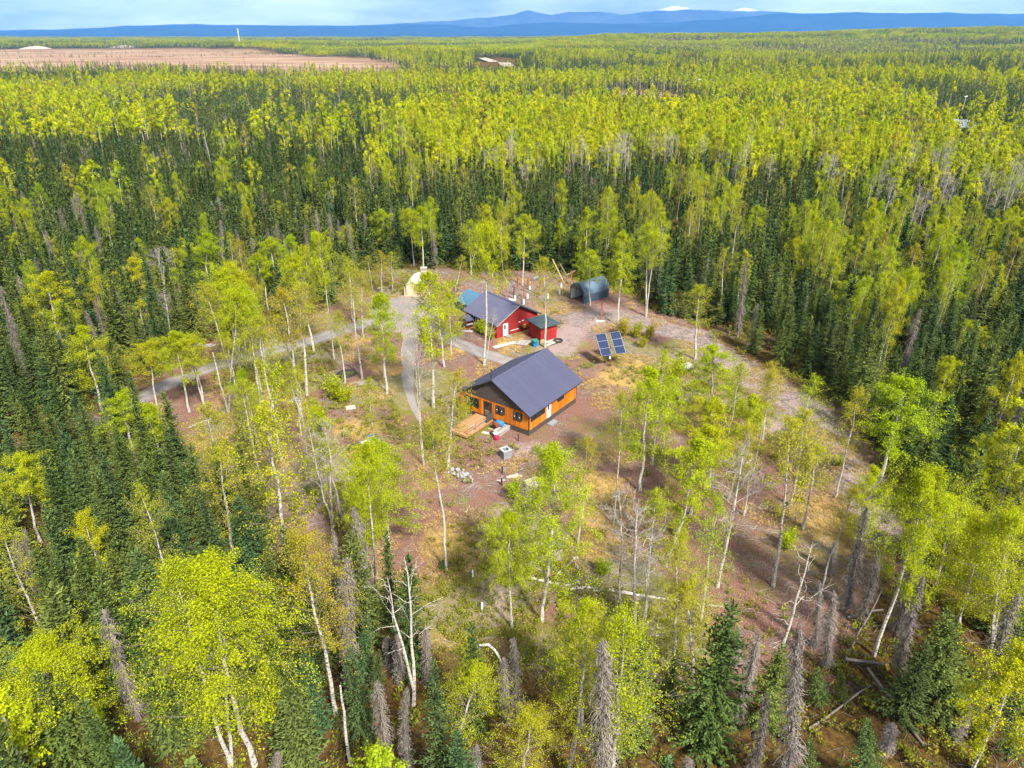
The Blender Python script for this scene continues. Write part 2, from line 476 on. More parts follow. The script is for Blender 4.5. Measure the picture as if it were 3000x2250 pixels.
    (-64.49, 125.26, 9.0, 1.46, 'b', 0.35, 5, 'leafless grey aspen higher in the left forest'),
    (-54.72, 121.51, 12.7, 2.1, 'g', 0.2, 6, 'wide green birch in the spruces above the drive'),
    (-55.0, 87.92, 6.1, 0.14, 'o', 0.2, 4, 'olive birch beside the drive mouth in the left forest'),
    (36.69, 47.51, 9.6, -1.16, 'y', 0.3, 4.6, 'yellow birch below the large green birch at the right edge'),
]
DEAD_SPRUCES = [(-26.07, 34.18, 10.2, 0.01), (-40.89, 46.14, 6.5, 0.71), (-40.78, 46.67, 7.1, 1.17), (-42.15, 53.5, 3.2, 0.45), (-11.93, 36.78, 12.2, 1.05), (-11.91, 45.45, 9.5, -0.23), (-12.48, 44.66, 10.7, 0.35), (-15.2, 46.67, 6.7, 0.6), (-6.21, 37.2, 5.9, 0.14), (-8.15, 30.1, 8.7, 0.14), (-6.76, 30.1, 8.1, 0.52), (0.47, 33.64, 8.5, -0.43), (-0.24, 33.77, 6.6, -0.32), (5.58, 26.78, 15.3, -0.98), (-2.18, 29.4, 3.9, 0.02), (-8.28, 37.08, 5.3, 0.25), (-9.15, 38.64, 3.3, 0.02), (15.46, 33.69, 8.6, 0.37), (15.03, 29.4, 8.5, -0.17), (17.04, 28.28, 14.8, -1.64), (27.77, 44.66, 10.7, -0.68), (30.62, 42.04, 11.8, -0.47), (28.58, 37.85, 9.9, -0.47), (29.82, 32.45, 3.5, 0.25), (24.55, 31.43, 3.2, 0.06), (33.41, 35.88, 9.8, 0.23), (28.22, 49.25, 3.6, -0.12), (16.75, 38.64, 4.5, -0.25), (1.25, 51.08, 8.7, -0.19), (23.71, 38.64, 8.0, -1.08), (23.7, 40.64, 6.9, -1.04), (-41.28, 75.58, 3.8, -0.03), (-46.75, 71.55, 5.6, 1.01), (-48.95, 72.33, 3.4, 0.57), (35.71, 35.59, 7.5, -1.64), (11.11, 29.4, 2.6, -0.18), (-31.96, 30.34, 5.1, 1.15), (28.26, 43.14, 7.3, -0.15), (40.89, 44.27, 7.1, -1.11), (37.36, 51.08, 6.1, 0.25), (42.51, 53.0, 3.9, -0.48), (-19.9, 28.5, 3.6, 0.49), (-14.62, 28.72, 4.2, 0.5)]
LIVE_SPRUCES = [(-13.92, 30.1, 9.9, 0.83), (-7.69, 38.32, 11.0, 0.56), (-9.59, 42.4, 9.9, 0.23), (30.44, 34.46, 10.3, -2.65), (22.14, 28.72, 7.2, -1.3), (-6.11, 49.79, 1.1, -0.04), (-9.15, 47.3, 1.0, -0.03), (-24.28, 51.08, 7.5, 1.09), (-19.67, 43.14, 8.0, 1.07), (-26.01, 38.01, 12.2, 0.8), (-31.96, 40.64, 11.2, 1.41), (-30.4, 33.1, 13.6, 2.72), (-28.76, 35.88, 12.8, 2.3), (-29.88, 55.04, 9.9, 0.99), (-31.96, 54.52, 12.3, 1.51), (-33.0, 51.08, 9.6, 0.7), (11.31, 35.88, 4.4, -0.07), (21.79, 35.02, 4.4, -0.95), (14.04, 35.02, 4.0, -0.73), (23.72, 35.59, 3.4, -0.94), (32.63, 31.06, 7.3, -1.4), (18.7, 28.72, 5.7, -0.95), (30.87, 63.12, 3.0, -0.0), (43.74, 48.37, 9.0, -1.96), (-11.16, 37.7, 7.0, 1.13), (-9.88, 36.18, 4.7, 0.64)]
CLEARING = [(-49.8, 86.9), (-48.9, 94.7), (-47.4, 101.1), (-41.3, 108.2), (-34.7, 112.9), (-31.5, 120.6), (-30.6, 133.4), (-24.3, 140.1), (-18.1, 140.1), (-6.9, 139.0), (6.9, 139.0), (13.2, 132.3), (18.8, 129.2), (23.4, 114.5), (29.1, 111.3), (32.3, 99.8), (36.7, 92.4), (40.0, 81.9), (41.3, 74.7), (41.0, 67.8), (39.4, 61.2), (37.5, 54.5), (31.8, 48.4), (26.8, 42.4), (21.4, 38.6), (12.5, 37.1), (2.5, 37.7), (-6.8, 42.0), (-13.9, 43.5), (-18.2, 49.2), (-26.3, 57.2), (-34.3, 64.4), (-39.6, 71.6), (-44.1, 77.3)]
ROAD = [(-50.31, 78.62), (-47.62, 86.65), (-43.64, 92.61), (-37.87, 97.59), (-30.9, 102.89), (-26.33, 108.83), (-20.08, 111.94)]
YARD = [(-24.72, 117.07), (-22.44, 121.51), (-19.98, 123.74), (-16.19, 123.36), (-13.96, 119.7), (-12.13, 112.91), (-10.29, 104.57), (-12.46, 104.57), (-14.97, 107.48), (-18.63, 106.01), (-22.03, 108.23)]
SPUR = [(-16.45, 108.23), (-15.81, 101.11), (-14.92, 92.37), (-14.06, 85.82), (-12.42, 79.98), (-11.15, 76.43)]
SPUR2 = [(-13.38, 108.23), (-9.06, 102.47), (-5.16, 98.48), (-1.51, 95.72), (1.48, 92.96)]
TRAIL = [(11.56, 112.91), (17.33, 112.91), (22.43, 108.98), (29.26, 104.57), (31.97, 96.58), (34.91, 86.86), (37.84, 78.62), (39.08, 72.33), (38.58, 65.75), (36.83, 59.45), (35.79, 55.04)]

# ------------------------------------------------------------------ the ground
def zg(x, y):
    x = np.asarray(x, float); y = np.asarray(y, float)
    az = x / np.maximum(y, 1)
    far = sstep(260, 900, np.hypot(x, y))
    z = (fbm(x, y, 380, 3) - 0.5) * 30 * far
    hill = np.exp(-((az - 0.62) / 0.42) ** 2) * sstep(1700, 3300, y) * (1 - 0.6 * sstep(4500, 8000, y))
    z = z + hill * (44 + 16 * fbm(x, y, 900, 9))
    z = z + np.exp(-((az - 0.12) / 0.16) ** 2) * sstep(1500, 2400, y) * (1 - sstep(2600, 4200, y)) * 9
    flat = in_bog(x, y)
    return z * (1 - 0.9 * flat)

def in_bog(x, y):
    az = x / np.maximum(y, 1)
    w = (fbm(x, y, 350, 21) - 0.5) * 0.16
    yfar = np.interp(az, [-0.8, -0.4, -0.3, -0.2, -0.12], [2500, 2400, 1950, 1500, 1000]) + 900 * w
    return sstep(900, 960, y + 300 * w) * (1 - sstep(0, 90, y - yfar)) * sstep(0, 0.03, -0.13 - az)

def axis(lo, a, b, hi, step, grow):
    v = list(np.arange(a, b + 1e-6, step))
    s = step
    while v[-1] < hi:
        s *= grow; v.append(min(hi, v[-1] + s))
    s = step
    pre = []
    q = a
    while q > lo:
        s *= grow; q = max(lo, q - s); pre.append(q)
    return np.array(pre[::-1] + v)

gx = axis(-23000, -48, 46, 23000, 0.5, 1.16)
gy = axis(-60, 16, 142, 24500, 0.5, 1.12)
GX, GY = np.meshgrid(gx, gy)
GZ = zg(GX, GY)
clear_in = inside(CLEARING, GX, GY).astype(float)
# soft edge of the clearing
d_edge = dist_line(CLEARING + CLEARING[:1], GX, GY)
sd_clear = np.where(clear_in > 0, d_edge, -d_edge) + (fbm(GX, GY, 5, 5) - 0.5) * 6
clearing = sstep(-4, 3, sd_clear)
d_trail = dist_line(TRAIL, GX, GY)
d_road = dist_line(ROAD, GX, GY)
def blob(cx, cy, rx, ry, rot=0.0):
    c, s = math.cos(rot), math.sin(rot)
    dx, dy = GX - cx, GY - cy
    a = (dx * c + dy * s) / rx; b = (-dx * s + dy * c) / ry
    return np.exp(-(a * a + b * b))
n1, n2, n3 = fbm(GX, GY, 7, 31), fbm(GX, GY, 11, 47), fbm(GX, GY, 9, 63)
mulch = np.clip(1.1 * sstep(3.4, 0.9, d_trail + (n1 - 0.5) * 4.5) + blob(8.5, 104, 3.2, 6, -0.3) + 0.7 * blob(15, 113, 7, 6) + 0.8 * blob(2.5, 70, 4, 2.2)
                + 0.6 * blob(14.4, 71.8, 1.6, 1) + 0.6 * blob(19.4, 72.6, 1.8, 1) + 0.8 * blob(32, 75.4, 1.8, 1.2) + 0.5 * blob(-20, 60, 7, 7)
                + 0.45 * blob(0.5, 128, 12, 8) + 0.5 * blob(-1.5, 53, 1.6, 8) + 0.35 * (n2 > 0.62), 0, 1)
tan = np.clip(1.1 * blob(-5.2, 53.5, 3.4, 3.2) + 0.9 * blob(-19, 75, 3.5, 3) + 0.9 * blob(31, 56, 4, 5) + 0.6 * blob(-5, 42, 3, 5) + 0.5 * blob(20, 90, 9, 10)
              + 0.5 * blob(6, 116, 6, 5) + 0.75 * sstep(0.60, 0.74, n3) + 0.5 * blob(-8, 42, 3, 2.5), 0, 1)
green = np.clip(0.9 * sstep(0.5, 0.66, n2) + 0.6 * blob(12, 73, 6, 6) + 0.5 * blob(28, 52, 7, 7) + 0.6 * blob(-12, 74, 3, 6) + 0.4 * blob(0, 98, 6, 3), 0, 1)
bog = np.clip(in_bog(GX, GY) + 0.9 * np.exp(-(((GX - 101) / 34) ** 2 + ((GY - 575) / 85) ** 2) ** 2), 0, 1)
me = bpy.data.meshes.new('ground')
ny, nx = GX.shape
me.vertices.add(nx * ny)
me.vertices.foreach_set('co', np.stack([GX, GY, GZ], -1).ravel())
ii = (np.arange(ny - 1)[:, None] * nx + np.arange(nx - 1)[None]).ravel()
fq = np.stack([ii, ii + 1, ii + nx + 1, ii + nx], -1)
me.loops.add(fq.size); me.loops.foreach_set('vertex_index', fq.ravel())
me.polygons.add(len(fq))
me.polygons.foreach_set('loop_start', np.arange(len(fq)) * 4)
me.polygons.foreach_set('loop_total', np.full(len(fq), 4))
me.polygons.foreach_set('use_smooth', np.full(len(fq), True))
me.update(calc_edges=True)
def attr(me, name, arr):
    a = me.attributes.new(name, 'FLOAT', 'POINT')
    a.data.foreach_set('value', np.ascontiguousarray(arr, dtype=np.float32).ravel())
for k, v in (('clearing', clearing), ('mulch', mulch), ('tan', tan), ('green', green), ('bog', bog)):
    attr(me, k, v)

def ground_b(t, out):
    def at(n):
        a = t.nodes.new('ShaderNodeAttribute'); a.attribute_name = n
        return a.outputs['Fac']
    def mask(n, scale, amt=0.5):
        # a patch mask broken up by finer noise
        f = noise(t, scale, 6, 0.7)
        a = nd(t, 'ShaderNodeMath', operation='SUBTRACT'); a.inputs[1].default_value = 0.5
        t.links.new(f, a.inputs[0])
        m = nd(t, 'ShaderNodeMath', operation='MULTIPLY_ADD'); m.inputs[1].default_value = amt * 3
        t.links.new(a.outputs[0], m.inputs[0]); t.links.new(at(n), m.inputs[2])
        r = ramp(t, [(0.22, (0, 0, 0)), (0.72, (1, 1, 1))])
        t.links.new(m.outputs[0], r.inputs['Fac'])
        return r.outputs['Color']
    spk = noise(t, 7.0, 7, 0.75)
    spk2 = noise(t, 2.2, 6, 0.7)
    lit = ramp(t, [(0.28, (0.065, 0.034, 0.026)), (0.42, (0.125, 0.062, 0.044)), (0.55, (0.21, 0.113, 0.084)), (0.66, (0.32, 0.205, 0.165)), (0.78, (0.50, 0.39, 0.32))])
    t.links.new(spk, lit.inputs['Fac'])
    mul = ramp(t, [(0.28, (0.09, 0.066, 0.055)), (0.45, (0.235, 0.165, 0.145)), (0.62, (0.36, 0.275, 0.25)), (0.76, (0.52, 0.45, 0.42))])
    t.links.new(spk, mul.inputs['Fac'])
    tn = ramp(t, [(0.3, (0.16, 0.095, 0.025)), (0.5, (0.36, 0.23, 0.07)), (0.72, (0.52, 0.37, 0.14))])
    t.links.new(spk, tn.inputs['Fac'])
    gr = ramp(t, [(0.3, (0.05, 0.045, 0.012)), (0.5, (0.15, 0.14, 0.025)), (0.72, (0.26, 0.25, 0.05))])
    t.links.new(spk, gr.inputs['Fac'])
    ff = ramp(t, [(0.3, (0.022, 0.014, 0.008)), (0.5, (0.085, 0.050, 0.014)), (0.66, (0.16, 0.095, 0.02)), (0.8, (0.15, 0.13, 0.03))])
    t.links.new(spk2, ff.inputs['Fac'])
    c = mixc(t, mask('tan', 1.5, 0.55), lit.outputs['Color'], tn.outputs['Color'])
    c = mixc(t, mask('green', 1.1, 0.6), c, gr.outputs['Color'])
    c = mixc(t, mask('mulch', 1.8, 0.45), c, mul.outputs['Color'])
    c = mixc(t, mask('clearing', 0.6, 0.35), ff.outputs['Color'], c)
    bn = noise(t, 0.016, 7, 0.75, stretch=(0.3, 1, 1))
    bc = ramp(t, [(0.3, (0.10, 0.062, 0.035)), (0.42, (0.22, 0.125, 0.08)), (0.52, (0.28, 0.185, 0.11)), (0.66, (0.38, 0.29, 0.18))])
    t.links.new(bn, bc.inputs['Fac'])
    c = mixc(t, at('bog'), c, bc.outputs['Color'])
    principled(t, out, c, 0.95, 0, spk, 0.9, 0.12, 0.1)
me.materials.append(mat('ground', ground_b))
tag(link('ground', me), kind='structure')

def gravel_b(t, out):
    f = noise(t, 9, 8, 0.8)
    f2 = noise(t, 0.35, 4, 0.6)
    r = ramp(t, [(0.3, (0.14, 0.13, 0.125)), (0.5, (0.235, 0.22, 0.21)), (0.72, (0.36, 0.345, 0.33))])
    t.links.new(f, r.inputs['Fac'])
    r2 = ramp(t, [(0.35, (0.8, 0.85, 0.9)), (0.65, (1.12, 1.0, 0.92))])
    t.links.new(f2, r2.inputs['Fac'])
    c = mixc(t, 1.0, r.outputs['Color'], r2.outputs['Color'], 'MULTIPLY')
    ac = t.nodes.new('ShaderNodeAttribute'); ac.attribute_name = 'across'
    wt = ramp(t, [(0.0, (0.55, 0.55, 0.55)), (0.25, (0.25, 0.25, 0.25)), (0.45, (0, 0, 0)), (0.68, (0.05, 0.05, 0.05)), (0.95, (1, 1, 1))])
    t.links.new(ac.outputs['Fac'], wt.inputs['Fac'])
    f3 = noise(t, 1.6, 6, 0.75)
    br = ramp(t, [(0.38, (0, 0, 0)), (0.6, (1, 1, 1))])
    t.links.new(f3, br.inputs['Fac'])
    wm = mixc(t, 1.0, wt.outputs['Color'], br.outputs['Color'], 'MULTIPLY')
    soil = ramp(t, [(0.3, (0.09, 0.055, 0.035)), (0.55, (0.19, 0.13, 0.08)), (0.75, (0.28, 0.24, 0.10))])
    t.links.new(f, soil.inputs['Fac'])
    c = mixc(t, wm, c, soil.outputs['Color'])
    principled(t, out, c, 0.95, 0, f, 0.7, 0.04, 0.15)
M['gravel'] = mat('gravel', gravel_b)

def strip(name, pts, w0, w1, z, m):
    pts = np.array(pts, float)
    # resample
    seg = np.hypot(*np.diff(pts, axis=0).T); s = np.concatenate([[0], np.cumsum(seg)])
    k = int(s[-1] / 0.6) + 2
    t = np.linspace(0, s[-1], k)
    x = np.interp(t, s, pts[:, 0]); y = np.interp(t, s, pts[:, 1])
    ker = np.ones(9) / 9
    x = np.convolve(np.pad(x, 4, 'edge'), ker, 'valid'); y = np.convolve(np.pad(y, 4, 'edge'), ker, 'valid')
    d = np.stack([np.gradient(x), np.gradient(y)], 1); d = unit(d)
    nrm = np.stack([-d[:, 1], d[:, 0]], 1)
    w = np.linspace(w0, w1, k)
    wl = w / 2 * (1 + 0.5 * (fbm(x, y, 2.2, 71) - 0.5)); wr = w / 2 * (1 + 0.5 * (fbm(x, y, 2.2, 72) - 0.5))
    V = []
    QS = (-1, -0.78, -0.55, -0.32, 0, 0.32, 0.55, 0.78, 1)
    for q in QS:
        o = np.where(q < 0, q * wr, q * wl)
        V.append(np.stack([x + nrm[:, 0] * o, y + nrm[:, 1] * o, np.full(k, z) + 0.03 * (1 - abs(q)) - 0.02 * (0.3 < abs(q) < 0.8)], 1))
    V = np.stack(V, 1).reshape(-1, 3)
    i = np.arange(k - 1)[:, None] * 9 + np.arange(8)[None]
    f = np.stack([i, i + 9, i + 10, i + 1], -1).reshape(-1, 4)[:, ::-1]
    mb = MB(); mb.add(V, f)
    o = mb.build(name, m, None, True)
    attr(o.data, 'across', np.tile(np.abs(np.array(QS)), k))
    return tag(o, kind='structure')
strip('gravel_road', ROAD, 3.0, 3.9, 0.012, M['gravel'])
def worn_b(t, out):
    f = noise(t, 8, 8, 0.8)
    f2 = noise(t, 0.9, 6, 0.7)
    r = ramp(t, [(0.3, (0.13, 0.12, 0.11)), (0.5, (0.22, 0.20, 0.19)), (0.72, (0.34, 0.32, 0.31))])
    t.links.new(f, r.inputs['Fac'])
    r2 = ramp(t, [(0.3, (0.15, 0.09, 0.06)), (0.5, (0.26, 0.20, 0.11)), (0.72, (0.36, 0.27, 0.15))])
    t.links.new(f, r2.inputs['Fac'])
    mk = ramp(t, [(0.5, (0, 0, 0)), (0.62, (1, 1, 1))])
    t.links.new(f2, mk.inputs['Fac'])
    principled(t, out, mixc(t, mk.outputs['Color'], r.outputs['Color'], r2.outputs['Color']), 0.95, 0, f, 0.7, 0.04, 0.15)
M['worn_gravel'] = mat('worn_gravel', worn_b)
strip('gravel_track', SPUR, 3.0, 0.5, 0.022, M['worn_gravel'])
strip('gravel_path', SPUR2, 3.4, 2.6, 0.026, M['gravel'])
yp = np.array(YARD)
yc = yp.mean(0)
th = np.arange(72) * 2 * PI / 72
yv = [np.append(yc, 0.05)]
for a in th:                                   # star-shaped outline of the turning place
    dirv = np.array([math.cos(a), math.sin(a)])
    best = 0
    for p, q in zip(yp, np.roll(yp, -1, 0)):
        e = q - p
        den = dirv[0] * e[1] - dirv[1] * e[0]
        if abs(den) < 1e-9: continue
        tt = ((p - yc)[0] * e[1] - (p - yc)[1] * e[0]) / den
        uu = ((p - yc)[0] * dirv[1] - (p - yc)[1] * dirv[0]) / den
        if tt > 0 and 0 <= uu <= 1: best = max(best, tt)
    r_ = best * (1.02 + 0.16 * (vnoise(3 * a, 0, 0.5, 5) - 0.5))
    yv.append(np.append(yc + dirv * r_, 0.018))
mb = MB(); mb.add(yv, [(0, 1 + i, 1 + (i + 1) % 72) for i in range(72)])
tag(mb.build('gravel_yard', M['gravel']), kind='structure')

# ------------------------------------------------------------------ mountains on the horizon
def ridge(name, dist, prof, depth, col, snow=None, seed=0):
    px = np.array([p[0] for p in prof], float); ph = np.array([p[1] for p in prof], float)
    n, k = 260, 14
    sx = np.linspace(px[0], px[-1], n)
    az = (sx - 1106) / 1711.0
    hh = np.interp(sx, px, ph) * dist / 1907.0
    V = []
    for j in range(k):
        t = j / (k - 1)
        y = dist - depth * (1 - t)
        e = t ** 1.3
        z = hh * e * (0.86 + 0.28 * fbm(az * dist, np.full(n, y), 1800, seed, 4)) + (25 * (fbm(az * dist, np.full(n, y), 500, seed + 5) - 0.5) + (70 if snow else 18) * (fbm(az * dist, np.full(n, y), 900, seed + 9, 4) - 0.5)) * t
        V.append(np.stack([az * y, np.full(n, y), z - 6 * (1 - t)], 1))
    V.append(np.stack([az * (dist + depth), np.full(n, dist + depth), np.full(n, -8.0)], 1))
    V = np.concatenate(V)
    i = (np.arange(k)[:, None] * n + np.arange(n - 1)[None]).ravel()
    mb = MB(); mb.add(V, np.stack([i, i + 1, i + n + 1, i + n], -1))
    def b(t, out):
        f = noise(t, 0.0012, 7, 0.65)
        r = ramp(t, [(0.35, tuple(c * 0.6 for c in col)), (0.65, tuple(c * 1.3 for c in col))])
        t.links.new(f, r.inputs['Fac'])
        c = r.outputs['Color']
        if snow:
            g = nd(t, 'ShaderNodeNewGeometry')
            s = nd(t, 'ShaderNodeSeparateXYZ')
            t.links.new(g.outputs['Position'], s.inputs[0])
            m = nd(t, 'ShaderNodeMath', operation='MULTIPLY_ADD')
            m.inputs[1].default_value = 260
            t.links.new(f, m.inputs[0]); t.links.new(s.outputs['Z'], m.inputs[2])
            mm = nd(t, 'ShaderNodeMapRange')
            mm.inputs['From Min'].default_value = snow; mm.inputs['From Max'].default_value = snow + 60
            t.links.new(m.outputs[0], mm.inputs['Value'])
            c = mixc(t, mm.outputs[0], c, (0.8, 0.82, 0.85))
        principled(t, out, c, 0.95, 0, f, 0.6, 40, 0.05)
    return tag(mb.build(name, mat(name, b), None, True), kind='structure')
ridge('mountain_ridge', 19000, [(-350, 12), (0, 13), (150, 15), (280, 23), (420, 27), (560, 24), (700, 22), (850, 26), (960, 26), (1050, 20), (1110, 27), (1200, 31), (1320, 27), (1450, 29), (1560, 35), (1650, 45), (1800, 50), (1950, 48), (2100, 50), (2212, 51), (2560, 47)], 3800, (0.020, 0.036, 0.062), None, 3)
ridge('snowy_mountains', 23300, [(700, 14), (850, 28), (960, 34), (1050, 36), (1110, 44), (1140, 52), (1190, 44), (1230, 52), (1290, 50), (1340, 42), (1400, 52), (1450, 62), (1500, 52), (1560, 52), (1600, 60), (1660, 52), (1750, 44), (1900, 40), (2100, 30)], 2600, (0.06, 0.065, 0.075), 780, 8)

# ------------------------------------------------------------------ trees
def path(r, h, n, wob):
    t = np.linspace(0, 1, n)
    w = np.cumsum(r.normal(size=(n, 2)), 0) * wob
    w -= w[0]
    w -= t[:, None] * w[-1] * 0.7
    return np.column_stack([w, t * h])

def make_birch(seed, cb=0.4, Rr=2.3, nleaf=4800, ls=0.125, h=14.0, lod=0, bare=False, twin=False, dead=False, nb=40):
    """returns (trunk MB with bark and twigs, crown MB of leaves)"""
    r = np.random.default_rng(seed)
    tk, cw = MB(), MB()
    stems = [(path(r, h, 11, 0.08), 1.0)]
    if twin:
        p2 = path(r, h * 0.93, 11, 0.11)
        t = np.linspace(0, 1, 11)
        off = sstep(0.0, 0.8, t) * Rr * 0.42
        stems[0][0][:, 0] -= off * 0.6
        p2[:, 0] += off; p2[:, 1] += off * 0.3
        stems.append((p2, 0.85))
    sides = (7, 5, 4)[lod]
    pts = []
    for sp, sc in stems:
        n = len(sp); t = np.linspace(0, 1, n)
        rad = 0.0098 * h * sc * (1 - t) ** 0.75 + 0.012
        rad[0] *= 1.25
        tk.tube(sp, rad, sides, 0, cap=False)
        nbr = int(nb * sc * (1, 0.5, 0.25)[lod])
        for k in range(nbr):
            f = cb + (0.985 - cb) * ((k + r.random()) / nbr) ** 0.9
            b = np.array([np.interp(f, t, sp[:, i]) for i in range(3)])
            q = (f - cb) / (1 - cb)
            ln = Rr * (0.28 + 0.92 * math.sin(PI * min(1, 0.20 + 0.80 * q)) ** 0.9) * (0.65 + 0.6 * r.random())
            if q > 0.8: ln *= 0.7
            az = k * 2.39996 + r.normal() * 0.5
            el = R(38 + 26 * q + r.normal() * 9)
            m = 5
            s = np.linspace(0, 1, m)
            d0 = np.array([math.cos(az) * math.cos(el), math.sin(az) * math.cos(el), math.sin(el)])
            drop = (0.10 + 0.22 * r.random()) * ln
            bp = b + d0 * ln * s[:, None] + np.array([math.cos(az), math.sin(az), 0]) * (0.25 * ln * s ** 2)[:, None] - np.array([0, 0, 1]) * (drop * s ** 2.2)[:, None]
            bp[1:] += r.normal(size=(m - 1, 3)) * 0.06 * ln
            br = max(0.010, 0.035 * (1 - 0.6 * f) * (h / 14)) * (1 - 0.85 * s) + 0.004
            if bare: br = br * 1.25
            if lod < 2:
                tk.tube(bp, br, 4 if lod == 0 else 3, 0 if (dead or (bare and lod == 0 and r.random() < 0.2)) else 1, cap=False)
            tw = (7, 3, 2)[lod] if not bare else (11, 6, 3)[lod]
            if dead: tw = 3
            for _ in range(tw):
                u = 0.3 + 0.7 * r.random()
                p0 = np.array([np.interp(u, s, bp[:, i]) for i in range(3)])
                dd = unit(d0 * 0.6 + r.normal(size=3) * 0.7 + np.array([0, 0, -0.25 if not bare else 0.25]))
                tl = ln * (0.22 + 0.25 * r.random())
                p1 = p0 + dd * tl * 0.5 + r.normal(size=3) * 0.05
                p2 = p0 + dd * tl - np.array([0, 0, tl * (0.25 if not bare else -0.1)])
                if lod == 0 or (bare and lod == 1):
                    tk.tube([p0, p1, p2], [0.009 * (1.6 if bare else 1), 0.007 * (1.5 if bare else 1), 0.003], 3, 1, cap=False)
                    if bare and lod == 0:
                        for _k in range(2):
                            e = p1 + unit(dd + r.normal(size=3) * 0.8) * tl * 0.45
                            tk.tube([p1, (p1 + e) / 2 + r.normal(size=3) * 0.03, e], [0.007, 0.006, 0.003], 3, 1, cap=False)
                for p in (p0, p1, p2, (p1 + p2) / 2):
                    pts.append(p)
            pts.extend(list(bp[2:]))
    if not bare and not dead and nleaf:
        P = np.array(pts)
        c = P[r.integers(0, len(P), nleaf)] + r.normal(size=(nleaf, 3)) * np.array([0.13, 0.13, 0.16]) * (1 + 0.5 * lod) * (h / 14)
        u = unit(r.normal(size=(nleaf, 3)) + np.array([0, 0, -0.4]))
        sz = ls * (0.7 + 0.6 * r.random(nleaf))
        ctr = np.column_stack([np.zeros(nleaf), np.zeros(nleaf), np.minimum(c[:, 2], h * (0.5 * cb + 0.42))])
        nr = unit(unit((c - ctr) * np.array([1, 1, 0.8])) + r.normal(size=(nleaf, 3)) * (0.75, 0.5, 0.4)[lod] + np.array([0, 0, 0.25]))
        kites(cw, c, u, sz * 0.62, sz * 0.46, r, 0, 0.0, nr)
    return tk, cw

def make_spruce(seed, h=12.0, Rr=1.35, lod=0, low=0.06):
    r = np.random.default_rng(seed)
    tk, cw = MB(), MB()
    sp = path(r, h, 7, 0.03)
    t = np.linspace(0, 1, 7)
    tk.tube(sp, 0.010 * h * (1 - t) ** 1.2 + 0.006, (6, 4, 3)[lod], 0, cap=False)
    step = (0.36, 0.52, 0.85)[lod]
    C, U, Ls, Ws = [], [], [], []
    z = h * low
    gaps = fbm(np.linspace(0, 40, 200), np.zeros(200), 3.0, seed)
    while z < h * 0.985:
        f = z / h
        rr = Rr * min(1.0, 0.62 + 2.4 * f) * (1 - f) ** 0.70 * 1.28 * (0.75 + 0.5 * gaps[int(f * 199)]) * (0.85 + 0.3 * r.random())
        nbr = (8, 6, 5)[lod] if f < 0.85 else (5, 4, 3)[lod]
        a0 = r.random() * 6.28
        for k in range(nbr):
            az = a0 + k * 2 * PI / nbr + r.normal() * 0.28
            ln = rr * (0.68 + 0.5 * r.random()) + 0.05
            el = R(-26 + 66 * f ** 1.3 + r.normal() * 9)
            out = np.array([math.cos(az), math.sin(az), 0]); sd_ = np.array([-out[1], out[0], 0])
            cx = np.interp(z, sp[:, 2], sp[:, 0]); cy = np.interp(z, sp[:, 2], sp[:, 1])
            zz = z + r.normal() * 0.06
            if lod < 2 and k % 2:                     # inner foliage round the stem
                C.append(np.array([cx, cy, zz]) + out * 0.13 + np.array([0, 0, 0.1])); U.append(unit(out * 0.5 + np.array([0, 0, 0.9]) + r.normal(size=3) * 0.3)); Ls.append(0.24 + 0.1 * lod); Ws.append(0.11 + 0.06 * lod)
            m = max(1, int(round(ln / (0.26, 0.42, 0.75)[lod])))
            for j in range(m):
                s = (j + 0.8) / (m + 0.1)
                p = np.array([cx, cy, zz]) + out * ln * s * math.cos(el)
                p[2] += ln * s * math.sin(el) + 0.16 * ln * s * s
                fwd = out * math.cos(el) + np.array([0, 0, math.sin(el) + 0.3 * s])
                for q in ((-1, 0, 1) if lod < 2 else (0,)):
                    dirv = unit(fwd + sd_ * q * (0.75 + 0.3 * r.random()) + r.normal(size=3) * 0.13)
                    l_ = (0.17, 0.26, 0.48)[lod] * (0.75 + 0.5 * r.random()) * (0.7 + 0.4 * (1 - f)) * (1 - 0.25 * s)
                    C.append(p + dirv * l_ * 0.7 * abs(q) - np.array([0, 0, 0.05 * abs(q)])); U.append(dirv)
                    Ls.append(l_); Ws.append(l_ * (0.40, 0.48, 0.6)[lod] * (0.8 + 0.4 * r.random()))
        z += step * (0.75 + 0.5 * r.random()) * (1.0 if f < 0.7 else 0.72)
    C.append(np.array([sp[-1, 0], sp[-1, 1], h - 0.1])); U.append(np.array([0, 0, 1.0])); Ls.append(0.4); Ws.append(0.07)
    C = np.array(C); U = np.array(U); Ls = np.array(Ls); Ws = np.array(Ws)
    # kites lie flat like sprays, slightly folded
    n = len(C)
    s = unit(np.cross(U, np.array([0, 0, 1.0]) + r.normal(size=(n, 3)) * 0.3))
    dn = np.cross(U, s); dn *= np.where(dn[:, 2:3] > 0, -1, 1)
    v = np.stack([C - U * Ls[:, None], C + s * Ws[:, None] + dn * Ws[:, None] * 0.45, C + U * Ls[:, None], C - s * Ws[:, None] + dn * Ws[:, None] * 0.45], 1).reshape(-1, 3)
    i = np.arange(n)[:, None] * 4
    cw.add(v, np.concatenate([i + np.array([[0, 1, 2]]), i + np.array([[0, 2, 3]])], 1).reshape(-1, 3), 0)
    return tk, cw

